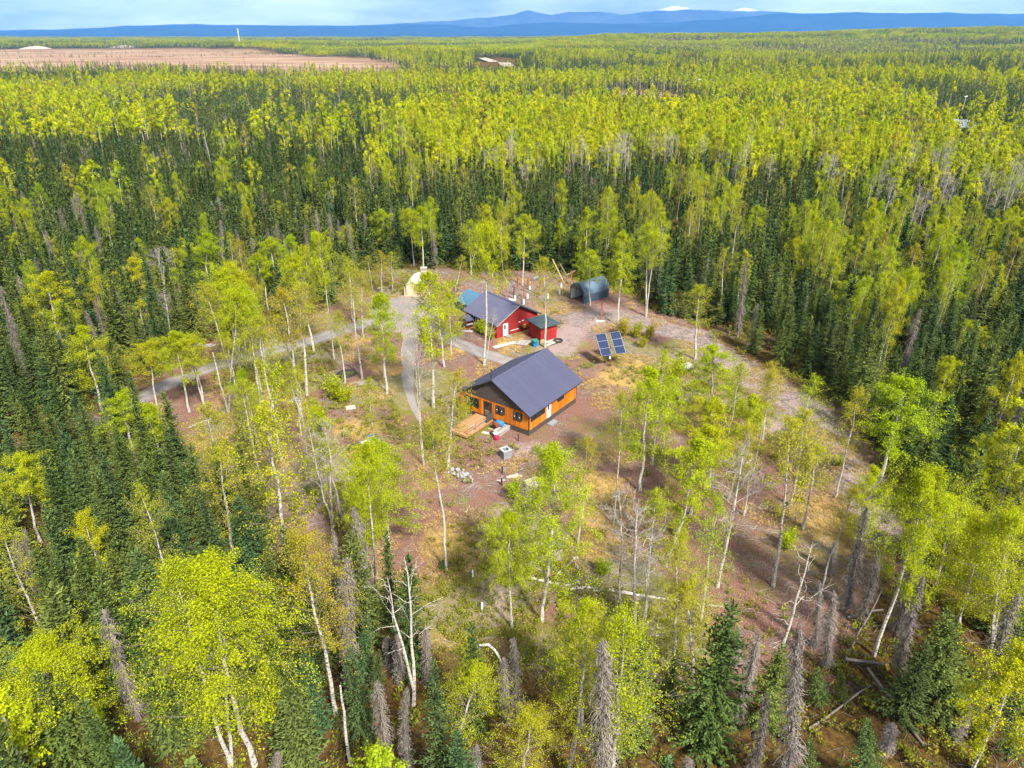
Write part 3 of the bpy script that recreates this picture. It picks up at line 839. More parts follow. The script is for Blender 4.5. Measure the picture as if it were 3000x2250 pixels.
def make_dead_spruce(seed, h=11.0, Rr=0.95, lod=0, low=0.08, sparse=1.0):
    r = np.random.default_rng(seed)
    tk, cw = MB(), MB()
    sp = path(r, h, 8, 0.05)
    t = np.linspace(0, 1, 8)
    tk.tube(sp, 0.0115 * h * (1 - t) + 0.018, (6, 4, 3)[lod], 0, cap=False)
    C, U, Ls, Ws = [], [], [], []
    z = h * low
    env = fbm(np.linspace(0, 40, 200), np.zeros(200), 4.0, seed + 3)
    while z < h * 0.99:
        f = z / h
        rr = Rr * (0.45 + 0.55 * (1 - f)) * (0.45 + 0.9 * env[int(f * 199)]) * (1 if f < 0.9 else 0.6)
        for k in range((6, 4, 3)[lod]):
            az = r.random() * 6.28
            ln = rr * (0.5 + 0.7 * r.random())
            out = np.array([math.cos(az), math.sin(az), 0])
            base = np.array([np.interp(z, sp[:, 2], sp[:, 0]), np.interp(z, sp[:, 2], sp[:, 1]), z])
            dr = 0.5 + 0.7 * r.random()
            s = np.array([0, 0.4, 0.75, 1.0])
            bp = base + out * (ln * s)[:, None] + np.array([0, 0, -1]) * (dr * ln * s ** 1.6)[:, None] + r.normal(size=(4, 3)) * 0.04
            if lod < 2:
                tk.tube(bp, np.array([0.020, 0.016, 0.012, 0.006]), 3, 0, cap=False)
            m = int((5, 3, 2)[lod] * sparse)
            for j in range(m):
                u = 0.1 + 0.9 * r.random()
                p = np.array([np.interp(u, s, bp[:, i]) for i in range(3)])
                C.append(p + r.normal(size=3) * 0.06 - np.array([0, 0, 0.07]))
                U.append(unit(r.normal(size=3) * 0.55 + out * 0.3 + np.array([0, 0, -0.9])))
                Ls.append((0.15, 0.24, 0.42)[lod] * (0.6 + 0.9 * r.random())); Ws.append((0.020, 0.05, 0.11)[lod] * (0.6 + 0.8 * r.random()))
        z += (0.15, 0.3, 0.6)[lod]
    kites(cw, np.array(C), np.array(U), np.array(Ls), np.array(Ws), r, 0)
    return tk, cw

def two(gen, mats_t, mat_c, name):
    tk, cw = gen
    return tk.mesh(name + '_trunk', mats_t), (cw.mesh(name + '_crown', mat_c) if cw.n else None)

def joined(gen, mats_t, mat_c, name):
    """trunk and crown in one mesh, for the forest that reads as one mass"""
    tk, cw = gen
    k = len(mats_t)
    mb = MB()
    mb.v = tk.v + cw.v
    mb.f = tk.f + [f + tk.n for f in cw.f]
    mb.m = tk.m + [m + k for m in cw.m]
    mb.n = tk.n + cw.n
    return bpy.data.objects.new(name, mb.mesh(name, list(mats_t) + [mat_c]))

BT = [M['birch_bark'], M['twig']]
BB = [M['birch_bark'], M['pale_twig']]
H0B, H0S, H0D = 14.0, 12.0, 11.0
BIRCH = {}                                             # crown-base class -> list of (trunk, crown)
for ci, cb in enumerate((0.12, 0.28, 0.42, 0.58)):
    BIRCH[cb] = [two(make_birch(100 + ci * 10 + k, cb, 2.5, 16500, 0.084, twin=(k == 2)), BT, M['leaf_green'], 'birch') for k in range(3)]
SPARSE = {cb: [two(make_birch(200 + ci * 10 + k, cb, 2.3, 5600, 0.080, nb=44), BT, M['leaf_olive'], 'sparse_birch') for k in range(2)] for ci, cb in enumerate((0.12, 0.28, 0.42, 0.58))}
NEARB = [two(make_birch(160 + k, (0.25, 0.3, 0.4)[k], 3.0, 34000, 0.066, nb=52, twin=(k == 1)), BT, M['leaf_yellow'], 'birch') for k in range(3)]
NEARS = [two(make_birch(170 + k, (0.25, 0.35)[k], 2.9, 13000, 0.064, nb=48), BT, M['leaf_olive'], 'sparse_birch') for k in range(2)]
BARE = [two(make_birch(300 + k, 0.42, 2.5, 0, bare=True, twin=(k == 1), nb=24), BB, None, 'bare_birch') for k in range(3)]
DEADB = [two(make_birch(320 + k, 0.40, 2.2, 0, dead=True, nb=12, twin=(k == 1)), BB, None, 'dead_birch') for k in range(2)]
SPRUCE = [two(make_spruce(400 + k, 12.0, (1.25, 1.5, 1.1, 1.4, 1.65, 1.2)[k], 0, (0.05, 0.03, 0.16, 0.1, 0.03, 0.2)[k]), [M['spruce_bark']], M['needle'], 'spruce') for k in range(6)]
DEADS = [two(make_dead_spruce(500 + k, 11.0, (0.95, 1.15, 0.75, 0.9)[k], 0), [M['grey_bark']], M['dead_needle'], 'dead_spruce') for k in range(4)]

def place(name, meshes, x, y, h, h0, wx, lx, label, cat, group, crown_mat=None, rz=None, z=0.0):
    """a tree: an Empty at the foot of the trunk > trunk, crown"""
    o = thing(name, label, cat, (x, y, z), 0, group)
    o.rotation_mode = 'ZYX'
    o.rotation_euler = (random.gauss(0, 0.012), math.atan2(lx, h), random.random() * 6.28 if rz is None else rz)
    o.scale = (wx, wx, h / h0)
    a = link('trunk', meshes[0], o)
    if meshes[1] is not None:
        c = link('crown', meshes[1], o)
        if crown_mat is not None:
            c.material_slots[0].link = 'OBJECT'
            c.material_slots[0].material = crown_mat
    return o

taken = []                                              # (x, y, radius) of everything set by hand
KM = {'Y': 'leaf_yellow', 'y': 'leaf_yellow', 'g': 'leaf_green', 'o': 'leaf_olive'}
for i, (x, y, h, lx, k, cb, w, lab) in enumerate(BIRCHES):
    taken.append((x, y, 1.2))
    if k == 's':
        mb = MB()
        p = path(np.random.default_rng(i), h, 7, 0.06)
        p[:, 0] += np.linspace(0, 1, 7) * lx
        mb.tube(p, 0.0135 * h * (1 - 0.72 * np.linspace(0, 1, 7)) + 0.03, 8)
        o = mb.build('birch_snag', M['birch_bark'], None, True)
        o.location = (x, y, 0)
        tag(o, lab, 'snag')
        continue
    if k == 'b':
        place('bare_aspen', BARE[i % 3], x, y, h, H0B, (w or 4.6) / 4.6 * 0.9, lx, lab, 'bare tree', None)
        continue
    if k == 'w':
        place('dead_birch', DEADB[i % 2], x, y, h, H0B, 0.95, lx, lab, 'dead tree', None)
        continue
    if y < 47 and k in 'ygoY':                         # close to the camera: finer leaves
        v = NEARS if k in 'oY' else NEARB
        place('birch_tree', v[i % len(v)], x, y, h, H0B, (w or 4.4) / 5.6, lx, lab, 'birch', None, M[KM[k]])
        continue
    pool = SPARSE if k in 'oY' else BIRCH
    key = min(pool, key=lambda q: abs(q - cb))
    v = pool[key]
    idx = 2 if ('twin' in lab or 'double' in lab or 'fork' in lab) and len(v) > 2 else i % 2
    place('birch_tree', v[idx], x, y, h, H0B, (w or 4.4) / 4.1, lx, lab, 'birch', None, M[KM[k]])

DEAD_LABELS = ['tall grey dead spruce with reddish top among green spruces, lower left', 'grey dead spruce nearest the left edge, shorter of two', 'grey dead spruce close behind the one at the left edge', 'small dark dead spruce between green spruces at the left',
 'ragged dark dead spruce left of the forked dead birch', 'thin dark dead spruce behind the tall greenish birch', 'thinner dark dead spruce on red litter left of centre', 'dark dead spruce at the foot of the nearly bare birch', 'bare grey dead spruce right of the forked dead birch',
 'pale tangled dead spruce at the bottom edge left of centre', 'shaggy grey dead spruce at the bottom edge below the forked birch', 'wide shaggy dead spruce beside the arched birch', 'narrow dead spruce touching the arched birch trunk', 'tall shaggy pale dead spruce in the bottom centre',
 'dead spruce tip with pale twigs at the bottom centre edge', 'slim grey dead spruce behind the shaggy one at bottom', 'small grey dead spruce with drooping twigs left of the forked birch', 'grey dead spruce with twin tops left of the tallest lower right one', 'short shaggy dead spruce at the bottom edge, lower right',
 'tallest shaggy grey dead spruce at the lower right', 'dark shaggy dead spruce rising before the orange grass', 'slender dark dead spruce behind the long white birch trunk', 'thin dead spruce with hanging twigs, lower right', 'dead spruce with curled top near the bottom right corner', 'small shaggy dead spruce top at the bottom edge, lower right',
 'long leaning dark dead spruce at the right edge', 'short dark dead spruce beside the big dead white birch', 'dark dead spruce behind the twin topped grey one', 'dark brown dead spruce standing in the open above the pallet heap', 'thin grey dead spruce behind the fallen logs', 'grey dead spruce close behind the big dead white birch',
 'round dark dead spruce at the left forest edge on red litter', 'grey dead spruce top in the left spruces', 'small grey dead spruce beside another in the left spruces', 'dark dead spruce in the corner of the right edge', 'tiny dead spruce top at the bottom edge right of centre', 'dead spruce at the bottom left corner', 'dead spruce between two white birches, lower right',
 'dead spruce behind the yellow birches at the right edge', 'dark dead spruce before the large green leaning birch', 'thin dead spruce among green spruces at the right edge', 'dead spruce top at the bottom edge below the large yellow birch', 'dead spruce top beside the bushy spruce at the bottom edge']
LIVE_LABELS = ['bushy green spruce at the bottom edge right of the large yellow birch', 'dark green spruce right behind the forked dead birch', 'green spruce left of the forked dead birch', 'broad bluish green spruce under the right edge yellow birches', 'light green spruce top at the bottom edge, lower right', 'tiny spruce seedling on the litter, farther of two',
 'tiny round spruce seedling on the litter, nearer of two', 'slim spruce on the red litter at the lower left edge of the clearing', 'small green spruce in front of the olive birch, lower left', 'broad green spruce behind the large yellow birch', 'tall green spruce in the lower left stand beside the dead one', 'green spruce above the broad yellow corner birch', 'pale green spruce above the grey dead spruce, lower left',
 'spruce below the olive birch at the left litter', 'tall dark spruce at the edge of the left litter', 'dark spruce left of the tall dark one at the litter edge', 'green spruce beside the golden bottom birch', 'low bushy spruce between the fallen logs, lower right', 'small bushy spruce left of the twin topped dead one', 'low round spruce behind the fallen logs',
 'dark spruce in the bottom right corner', 'spruce top at the bottom edge between dead spruces', 'tiny spruce on the orange grass of the right clearing', 'dark spruce behind the tall yellow birch at the right edge', 'low green spruce left of the white dead birch', 'small spruce below the forked dead birch']
for i, (x, y, h, lx) in enumerate(DEAD_SPRUCES):
    taken.append((x, y, 0.9))
    place('dead_spruce', DEADS[i % 4], x, y, h, H0D, min(1.25, max(0.8, h / 10)), lx, DEAD_LABELS[i], 'dead spruce', 'dead spruces')
for i, (x, y, h, lx) in enumerate(LIVE_SPRUCES):
    taken.append((x, y, 1.2))
    w = 0.9 * min(1.35, max(0.35, h / 10)) * (1.5 if ('bushy' in LIVE_LABELS[i] or 'broad' in LIVE_LABELS[i]) else 1)
    place('spruce_tree', SPRUCE[i % 6], x, y, h, H0S, w, lx, LIVE_LABELS[i], 'spruce', 'spruces')

# EXTRA slim birches scattered through the clearing
EX = [(-31.5, 72.5), (-28.6, 69.2), (-25.2, 73.6), (-22.4, 66.5), (-19.6, 62.0), (-26.8, 63.4), (-16.8, 57.2), (-22.9, 87.6), (-29.8, 88.4), (-33.6, 85.0), (-14.4, 64.0), (-12.9, 49.2), (6.2, 53.5), (11.6, 47.5), (15.4, 43.5), (19.8, 52.8), (22.3, 60.5), (26.0, 64.5), (24.6, 69.8), (30.6, 66.0), (33.5, 60.8), (30.8, 50.6), (25.9, 45.8), (18.4, 63.0), (15.6, 66.8), (-34.6, 91.0), (-17.9, 89.5)]
for i, (x, y) in enumerate(EX):
    taken.append((x, y, 1.0))
    part_ = 'left part of the clearing' if x < -11 else ('open ground below the cabin' if x < 9 else 'right part of the clearing')
    kk = 'ogoyg'[i % 5]
    pool = (SPARSE, BIRCH, SPARSE, SPARSE, SPARSE)[i % 5]
    cbk = (0.42, 0.28, 0.58, 0.42, 0.28)[i % 5]
    place('birch_tree', pool[cbk][i % 2], x, y, float(rng.uniform(9.5, 14.5)), H0B, float(rng.uniform(0.6, 0.85)), float(rng.normal(0, 0.5)), 'slim ' + {'o': 'olive', 'g': 'green', 'y': 'yellow'}[kk] + ' birch standing in the ' + part_, 'birch', 'slim birches in the ' + part_, M[KM[kk]])

# ------------------------------------------------------------------ the forest
def cells(y0, y1, cell, spread=0.80, pad=26):
    out = []
    for yy in np.arange(y0, y1, cell):
        xm = spread * yy + pad
        xs = np.arange(-xm, xm, cell)
        out.append(np.column_stack([xs, np.full(len(xs), yy)]))
    p = np.vstack(out)
    return p + (rng.random(p.shape) - 0.5) * cell * 0.95

P = np.vstack([cells(9, 200, 2.75), cells(200, 420, 3.3), cells(420, 800, 4.3), cells(800, 1500, 5.9)])
X, Y = P[:, 0], P[:, 1]
AZ = X / Y
keep = ~inside(CLEARING, X, Y)
dE = dist_line(CLEARING + CLEARING[:1], X, Y)
keep &= (dE > 0.6)
keep &= dist_line([(-62, 60)] + ROAD, X, Y) > 3.4
keep &= in_bog(X, Y) < 0.4
keep &= ~(np.hypot((X + 25) / 42, (Y - 1230) / 230) < 1) & ~(np.hypot((X - 101) / 32, (Y - 575) / 80) < 1)
pond = np.hypot((X - 222) / 16, (Y - 372) / 30) < 1
keep &= ~pond
tx = np.array(taken)
for a in range(0, len(X), 4000):
    s = slice(a, a + 4000)
    m = Y[s] < 160
    if m.any():
        dd = np.hypot(X[s, None] - tx[None, :, 0], Y[s, None] - tx[None, :, 1]) - tx[None, :, 2]
        keep[s] &= dd.min(1) > 0.45
# thinner stand along the bottom of the clearing
openb = (X > -13) & (Y < 41)
keep &= ~(openb & (rng.random(len(X)) > 0.16))
openr = (X > 18) & (Y < 62) & (X < 44)
keep &= ~(openr & ~openb & (rng.random(len(X)) > 0.5))
keep &= ~((Y < 26) & (np.abs(X) < 16) & (rng.random(len(X)) > 0.4))
keep &= rng.random(len(X)) < np.clip(1.12 - 0.9 * sstep(0.52, 0.72, fbm(X, Y, 13, 201)) - 0.25 * sstep(0.5, 0.7, fbm(X, Y, 60, 203)) * (Y > 330), np.where(Y < 150, 0.62, 0.2), 0.97)
X, Y, AZ = X[keep], Y[keep], AZ[keep]
nF = len(X)
D_ = np.interp(AZ, [-0.8, -0.45, -0.25, -0.1, 0.05, 0.3, 0.5, 0.8], [350, 360, 275, 200, 185, 190, 170, 130])
na, nb_ = fbm(X, Y, 34, 11), fbm(X, Y, 95, 12)
big = fbm(X, Y, 260, 14)
pb = 0.045 + 0.08 * (na > 0.60) + sstep(0.80, 1.35, Y / D_ + (na - 0.5) * 1.1 + (nb_ - 0.5) * 0.6) * 0.86
pb = np.where(Y > 560, np.clip(0.80 + (big - 0.50) * 4.0 + (na - 0.5) * 1.2, 0.08, 0.95), pb)
pb = np.where((Y > 620) & (AZ > 0.12) & (fbm(X, Y * 2.2, 150, 18) > 0.55), 0.18, pb)
openb = (X > -13) & (Y < 41)
pb = pb * np.where(Y > 150, np.clip(0.60 + (fbm(X, Y * 0.65, 100, 411) - 0.45) * 9, np.where(Y < 350, 0.35, 0.08), 1.0), 1.0)
pb = np.where(openb, 0.14, pb)
kindr = rng.random(nF)
SP = np.zeros(nF, int)                                   # 0 spruce 1 birch 2 bare 3 dead spruce
SP[kindr < pb] = 1
greyn = fbm(X, Y, 45, 77)
SP[(SP == 1) & (Y > 150) & (greyn > 0.60) & (rng.random(nF) < 0.42)] = 2
pd = np.where(openb, 0.12, np.where((X > 18) & (Y < 62), 0.12, 0.055 + 0.30 * (fbm(X, Y, 20, 91) > 0.70)))
SP[(SP == 0) & (rng.random(nF) < pd)] = 3
swap = (SP == 1) & (Y > 190) & (rng.random(nF) < 0.30 + 0.25 * (fbm(X, Y, 28, 301) - 0.5))
SP[swap] = 0
HT = np.where(SP == 0, np.clip(rng.normal(8.9, 2.4, nF), 3.5, 14.5), np.where(SP == 3, np.clip(rng.normal(8.5, 1.8, nF), 4, 13), np.clip(rng.normal(13.0, 2.6, nF), 6, 20)))
HT = np.where((SP == 1) & (Y < 170), np.clip(HT - 1.5, 7, 15), HT)
HT = np.where(swap, HT * 0.85, HT) * np.where((SP == 0) & (Y > 330), 1.22, 1.0)
Zt = zg(X, Y) - 0.05
# which trees the picture shows: near enough and inside the frame
cP, sP = math.cos(R(26.2)), math.sin(R(26.2))
def frame(x, y, z):
    f = y * cP - (z - 43) * sP
    return x / f * 2082 / 1500, ((y * sP + (z - 43) * cP) / f) * 2082 / 1125
u_, v_ = frame(X, Y, HT * 0.7)
inview = (np.abs(u_) < 1.0) & (v_ > -1.0)
dist = np.hypot(X, Y)
order = np.argsort(dist)
quota = {0: 300 - len(LIVE_SPRUCES), 1: 300 - sum(1 for b in BIRCHES if b[4] in 'yogY') - len(EX), 2: 60, 3: 120}
single = np.zeros(nF, bool)
cnt = {k: 0 for k in quota}
for i in order:
    k = int(SP[i])
    if inview[i] and cnt[k] < quota[k] and dist[i] < 420:
        single[i] = True
        cnt[k] += 1
ZN = [('in the dense stand at the lower left', lambda x, y: x < -13 and y < 60),
      ('in the stand between the left edge and the gravel drive', lambda x, y: x < -13 and y < 104),
      ('high in the forest toward the left edge', lambda x, y: x < -0.42 * y and y >= 104),
      ('in the dark forest above the gravel drive', lambda x, y: x < -0.2 * y),
      ('in the forest behind the tan tent', lambda x, y: x < -0.07 * y and y >= 104),
      ('in the thin growth along the bottom edge', lambda x, y: y < 45 and x < 16),
      ('among the dead trees at the lower right', lambda x, y: y < 58),
      ('in the stand right of the mulched trail', lambda x, y: y < 104),
      ('in the forest wall behind the red house', lambda x, y: x < 0.06 * y),
      ('in the forest behind the hoop shelter', lambda x, y: x < 0.18 * y),
      ('in the forest above the top of the mulched trail', lambda x, y: x < 0.42 * y),
      ('high in the forest toward the right edge', lambda x, y: True)]
KN = {0: ('spruce_tree', 'green spruce crowded', 'spruce', 'spruces'), 1: ('birch_tree', 'yellow green birch standing', 'birch', 'birches'),
      2: ('bare_aspen', 'leafless grey aspen standing', 'bare tree', 'bare aspens'), 3: ('dead_spruce', 'grey dead spruce standing', 'dead spruce', 'dead spruces')}
# trees next to a tree or thing that can be named are told apart by it
ANCH = [(b[0], b[1], b[7]) for b in BIRCHES] + [(d[0], d[1], l) for d, l in zip(DEAD_SPRUCES, DEAD_LABELS)] + [(d[0], d[1], l) for d, l in zip(LIVE_SPRUCES, LIVE_LABELS)]
ANCH += [(14.5, 124.5, 'grey blue hoop shelter'), (-18, 131, 'tan garage tent'), (4.6, 133.4, 'silvery culvert pipe'), (-3.2, 136.3, 'small white rock heap'), (-47.4, 101.5, 'scrap sheets beyond the drive'), (28.2, 38.1, 'crossed fallen logs'), (35, 80, 'grey logs along the mulched trail')]
OWN = {}
DIRS = (('just left of the ', -1, 0, 0), ('just right of the ', 1, 0, 0), ('close behind the ', 0, 1, 0), ('close in front of the ', 0, -1, 0),
        ('second left of the ', -1, 0, 1), ('second right of the ', 1, 0, 1), ('second behind the ', 0, 1, 1), ('second in front of the ', 0, -1, 1),
        ('third left of the ', -1, 0, 2), ('third right of the ', 1, 0, 2), ('third behind the ', 0, 1, 2))
si = np.nonzero(single)[0]
for (ax_, ay_, al) in ANCH:
    for dn_, ux_, uy_, rank_ in DIRS:
        for k in range(4):
            found = []
            for i in si:
                if SP[i] != k: continue
                dx, dy = X[i] - ax_, Y[i] - ay_
                if abs(dx) > 11 or abs(dy) > 11: continue
                along = dx * ux_ + dy * uy_; across = abs(dx * uy_) + abs(dy * ux_)
                if along > 0 and across < along * 0.9 and along + across < 12: found.append((along + across, i))
            found.sort()
            bi = found[rank_][1] if len(found) > rank_ else None
            if bi is not None and bi not in OWN:
                lab = KN[k][1].rsplit(' ', 1)[0] + ' ' + dn_ + al
                if len(lab.split()) <= 16: OWN[bi] = lab
for n, i in enumerate(np.nonzero(single)[0]):
    k = int(SP[i]); x, y, h = float(X[i]), float(Y[i]), float(HT[i])
    zone = next(z for z, f in ZN if f(x, y))
    nm, pre, cat, grp = KN[k]
    lab = OWN.get(i, pre + ' ' + zone)
    j = int(rng.integers(0, 1000))
    lx = float(rng.normal(0, 0.35)) if k != 0 else float(rng.normal(0, 0.12))
    if k == 0:
        place(nm, SPRUCE[j % 6], x, y, h, H0S, float((0.62 + 0.42 * h / 9.0) * rng.uniform(0.75, 1.2)), lx, lab, cat, grp + ' ' + zone, z=-0.05)
    elif k == 1:
        cb = (0.28, 0.12, 0.28, 0.42, 0.28)[j % 5]
        sparse = rng.random() < 0.25
        pool = SPARSE if sparse else BIRCH
        m = M['leaf_olive'] if sparse else M[('leaf_yellow', 'leaf_green')[int(rng.random() < 0.45)]]
        place(nm, pool[cb][j % len(pool[cb])], x, y, h, H0B, float(rng.uniform(0.65, 0.98)), lx, lab, cat, grp + ' ' + zone, m, z=-0.05)
    elif k == 2:
        place(nm, BARE[j % 3], x, y, h, H0B, float(rng.uniform(0.6, 0.9)), lx, lab, cat, grp + ' ' + zone, z=-0.05)
    else:
        place(nm, DEADS[j % 4], x, y, h, H0D, float(rng.uniform(0.75, 1.1)), lx, lab, cat, grp + ' ' + zone, z=-0.05)

def scatter(name, pos, rz, tilt, sxy, sz, srcs, label, cat):
    """one object that carries a whole mass of plants: points with the plant geometry set on each"""
    n = len(pos)
    me = bpy.data.meshes.new(name)
    me.vertices.add(n)
    me.vertices.foreach_set('co', np.ascontiguousarray(pos, dtype=np.float32).ravel())
    a = me.attributes.new('rot', 'FLOAT_VECTOR', 'POINT')
    a.data.foreach_set('vector', np.ascontiguousarray(np.column_stack([rng.normal(0, tilt, n), rng.normal(0, tilt, n), rz]), dtype=np.float32).ravel())
    a = me.attributes.new('scl', 'FLOAT_VECTOR', 'POINT')
    a.data.foreach_set('vector', np.ascontiguousarray(np.column_stack([sxy, sxy, sz]), dtype=np.float32).ravel())
    a = me.attributes.new('pick', 'INT', 'POINT')
    a.data.foreach_set('value', rng.integers(0, len(srcs), n).astype(np.int32))
    o = link(name, me)
    g = bpy.data.node_groups.new(name, 'GeometryNodeTree')
    g.interface.new_socket('Geometry', in_out='INPUT', socket_type='NodeSocketGeometry')
    g.interface.new_socket('Geometry', in_out='OUTPUT', socket_type='NodeSocketGeometry')
    gi = g.nodes.new('NodeGroupInput'); go = g.nodes.new('NodeGroupOutput')
    ip = g.nodes.new('GeometryNodeInstanceOnPoints')
    gt = g.nodes.new('GeometryNodeGeometryToInstance')
    for s in srcs:
        oi = g.nodes.new('GeometryNodeObjectInfo')
        oi.inputs['Object'].default_value = s
        oi.inputs['As Instance'].default_value = False
        g.links.new(oi.outputs['Geometry'], gt.inputs[0])
    def na(nm, typ):
        q = g.nodes.new('GeometryNodeInputNamedAttribute'); q.data_type = typ
        q.inputs['Name'].default_value = nm
        return q.outputs['Attribute']
    er = g.nodes.new('FunctionNodeEulerToRotation')
    g.links.new(na('rot', 'FLOAT_VECTOR'), er.inputs[0])
    g.links.new(gi.outputs[0], ip.inputs['Points'])
    g.links.new(gt.outputs[0], ip.inputs['Instance'])
    ip.inputs['Pick Instance'].default_value = True
    g.links.new(na('pick', 'INT'), ip.inputs['Instance Index'])
    g.links.new(er.outputs[0], ip.inputs['Rotation'])
    g.links.new(na('scl', 'FLOAT_VECTOR'), ip.inputs['Scale'])
    g.links.new(ip.outputs[0], go.inputs[0])
    md = o.modifiers.new('scatter', 'NODES')
    md.node_group = g
    return tag(o, label, cat, None, 'stuff')

def src(gen, mats_t, mc, name):
    return joined(gen, mats_t, mc, name)
B1 = [src(make_birch(600 + k, (0.22, 0.32, 0.4, 0.28)[k], 2.1, 2800, 0.19, lod=1), BT, M['leaf_mix'], 'birch_form') for k in range(4)]
B2 = [src(make_birch(620 + k, (0.3, 0.42, 0.5)[k], 2.2, 800, 0.34, lod=2), BT, M['leaf_mix'], 'birch_form') for k in range(3)]
S1 = [src(make_spruce(640 + k, 12.0, (1.2, 1.45, 1.3)[k], 1, 0.08), [M['spruce_bark']], M['needle'], 'spruce_form') for k in range(3)]
S2 = [src(make_spruce(660 + k, 12.0, (1.2, 1.45)[k], 2, 0.08), [M['spruce_bark']], M['needle'], 'spruce_form') for k in range(2)]
A1 = [src(make_birch(680 + k, 0.42, 2.3, 0, lod=1, bare=True, nb=24), BT, M['leaf_mix'], 'aspen_form') for k in range(2)]
D1 = [src(make_dead_spruce(690 + k, 11.0, 0.9, 1), [M['grey_bark']], M['dead_needle'], 'dead_form') for k in range(2)]
def mass(name, sel, srcs, h0, wr, label, cat):
    i = np.nonzero(sel & ~single)[0]
    h = HT[i]
    scatter(name, np.column_stack([X[i], Y[i], Zt[i]]), rng.random(len(i)) * 6.28, 0.04, rng.uniform(wr[0], wr[1], len(i)), h / h0, srcs, label, cat)
near = dist < 330
mass('spruce_forest', (SP == 0) & near, S1, H0S, (0.8, 1.3), 'dark green spruce forest around and behind the clearing', 'forest')
mass('far_spruce_forest', (SP == 0) & ~near, S2, H0S, (1.0, 1.6), 'dark spruce stands farther out between the birch woods', 'forest')
mass('birch_forest', (SP == 1) & near, B1, H0B, (0.72, 1.12), 'yellow green birch woods rising behind the spruces', 'forest')
mass('far_birch_forest', (SP == 1) & ~near, B2, H0B, (0.72, 1.25), 'bright yellow green birch woods reaching to the bog', 'forest')
mass('aspen_wood', SP == 2, A1, H0B, (0.7, 1.1), 'grey leafless aspens mixed through the birch woods', 'forest')
mass('dead_spruce_stand', SP == 3, D1, H0D, (0.8, 1.2), 'grey dead spruces scattered through the dark forest', 'forest')

# woods beyond the bog, out to the foot of the mountains: whole groves as one form
def grove(seed, n, size, pbirch, pdead=0.12):
    r = np.random.default_rng(seed)
    mb = MB()
    for _ in range(n):
        x, y = (r.random(2) - 0.5) * size
        q = r.random()
        if q < pbirch:
            tk, cw = make_birch(int(r.integers(1e6)), 0.35, 2.6, 60, 1.25, lod=2, nb=30)
            mi, h = 0, r.uniform(10, 15) / 14
        elif q < pbirch + pdead:
            tk, cw = make_dead_spruce(int(r.integers(1e6)), 12, 1.2, 2)
            mi, h = 1, r.uniform(8, 12) / 11
        else:
            tk, cw = make_spruce(int(r.integers(1e6)), 12, 1.7, 2)
            mi, h = 2, r.uniform(8, 14) / 12
        for b, m0 in ((cw, mi), (tk, 3)):
            for v, f in zip(b.v, b.f):
                pass
            if b.n:
                V = np.vstack(b.v) * np.array([1, 1, h]) + np.array([x, y, 0])
                o = mb.n
                mb.v.append(V); mb.n += len(V)
                for f in b.f:
                    mb.f.append(f + o); mb.m.append(np.full(len(f), m0))
    return bpy.data.objects.new('grove_form', mb.mesh('grove_form', [M['leaf_mix'], M['dead_needle'], M['needle'], M['grey_bark']]))
GB = [grove(800 + k, 26, 34, 0.85) for k in range(3)]
GS = [grove(820 + k, 30, 34, 0.15) for k in range(2)]
GA = [grove(840 + k, 34, 34, 0.12, 0.7) for k in range(2)]
Pf = np.vstack([cells(1450, 2600, 26, 0.82), cells(2600, 5200, 34, 0.84), cells(5200, 9500, 60, 0.85)])
xf, yf = Pf[:, 0], Pf[:, 1]
kf = in_bog(xf, yf) < 0.3
road_far = np.abs(xf - np.interp(yf, [1500, 1900, 2300], [60, -60, -150])) < 22
kf &= ~(road_far & (yf < 2300) & (yf > 1500))
xf, yf = xf[kf], yf[kf]
sprucey = (fbm(xf, yf * 3.0, 420, 55) > 0.50) | ((yf > 1450) & (yf < 2150) & (xf / yf > 0.04) & (fbm(xf, yf * 2, 300, 58) > 0.40)) | ((yf > 2250) & (yf < 2620) & (xf / yf < -0.08))
greyband = (yf > 1900) & (yf < 2900) & (xf / yf > 0.16) & (fbm(xf, yf * 2.5, 380, 66) > 0.45)
hs = np.where(yf < 2600, 1.0, np.where(yf < 5200, 1.1, 1.15))
ws = np.where(yf < 2600, 0.9, np.where(yf < 5200, 1.25, 2.2))
for nm, sel, ss, lab in (('distant_grey_wood', greyband, GA, 'grey leafless woods on the low hills at the right'), ('distant_birch_wood', ~sprucey & ~greyband, GB, 'pale green birch woods beyond the bog and over the low hills'), ('distant_spruce_wood', sprucey & ~greyband, GS, 'dark spruce bands beyond the bog below the blue mountains')):
    i = np.nonzero(sel)[0]
    scatter(nm, np.column_stack([xf[i], yf[i], zg(xf[i], yf[i]) - 0.3]), rng.random(len(i)) * 6.28, 0.0, ws[i] * rng.uniform(0.9, 1.15, len(i)), hs[i] * rng.uniform(0.85, 1.15, len(i)), ss, lab, 'forest')
# stunted spruces dotted over the bog
bx = rng.uniform(-1900, -150, 5000); by = rng.uniform(930, 2450, 5000)
kb = (in_bog(bx, by) > 0.6) & (fbm(bx * 0.4, by, 110, 5) > 0.57)
bx, by = bx[kb], by[kb]
scatter('bog_spruces', np.column_stack([bx, by, zg(bx, by)]), rng.random(len(bx)) * 6.28, 0.02, rng.uniform(0.7, 1.2, len(bx)), rng.uniform(0.25, 0.6, len(bx)), S2, 'stunted spruces dotted over the pink brown bog', 'forest')

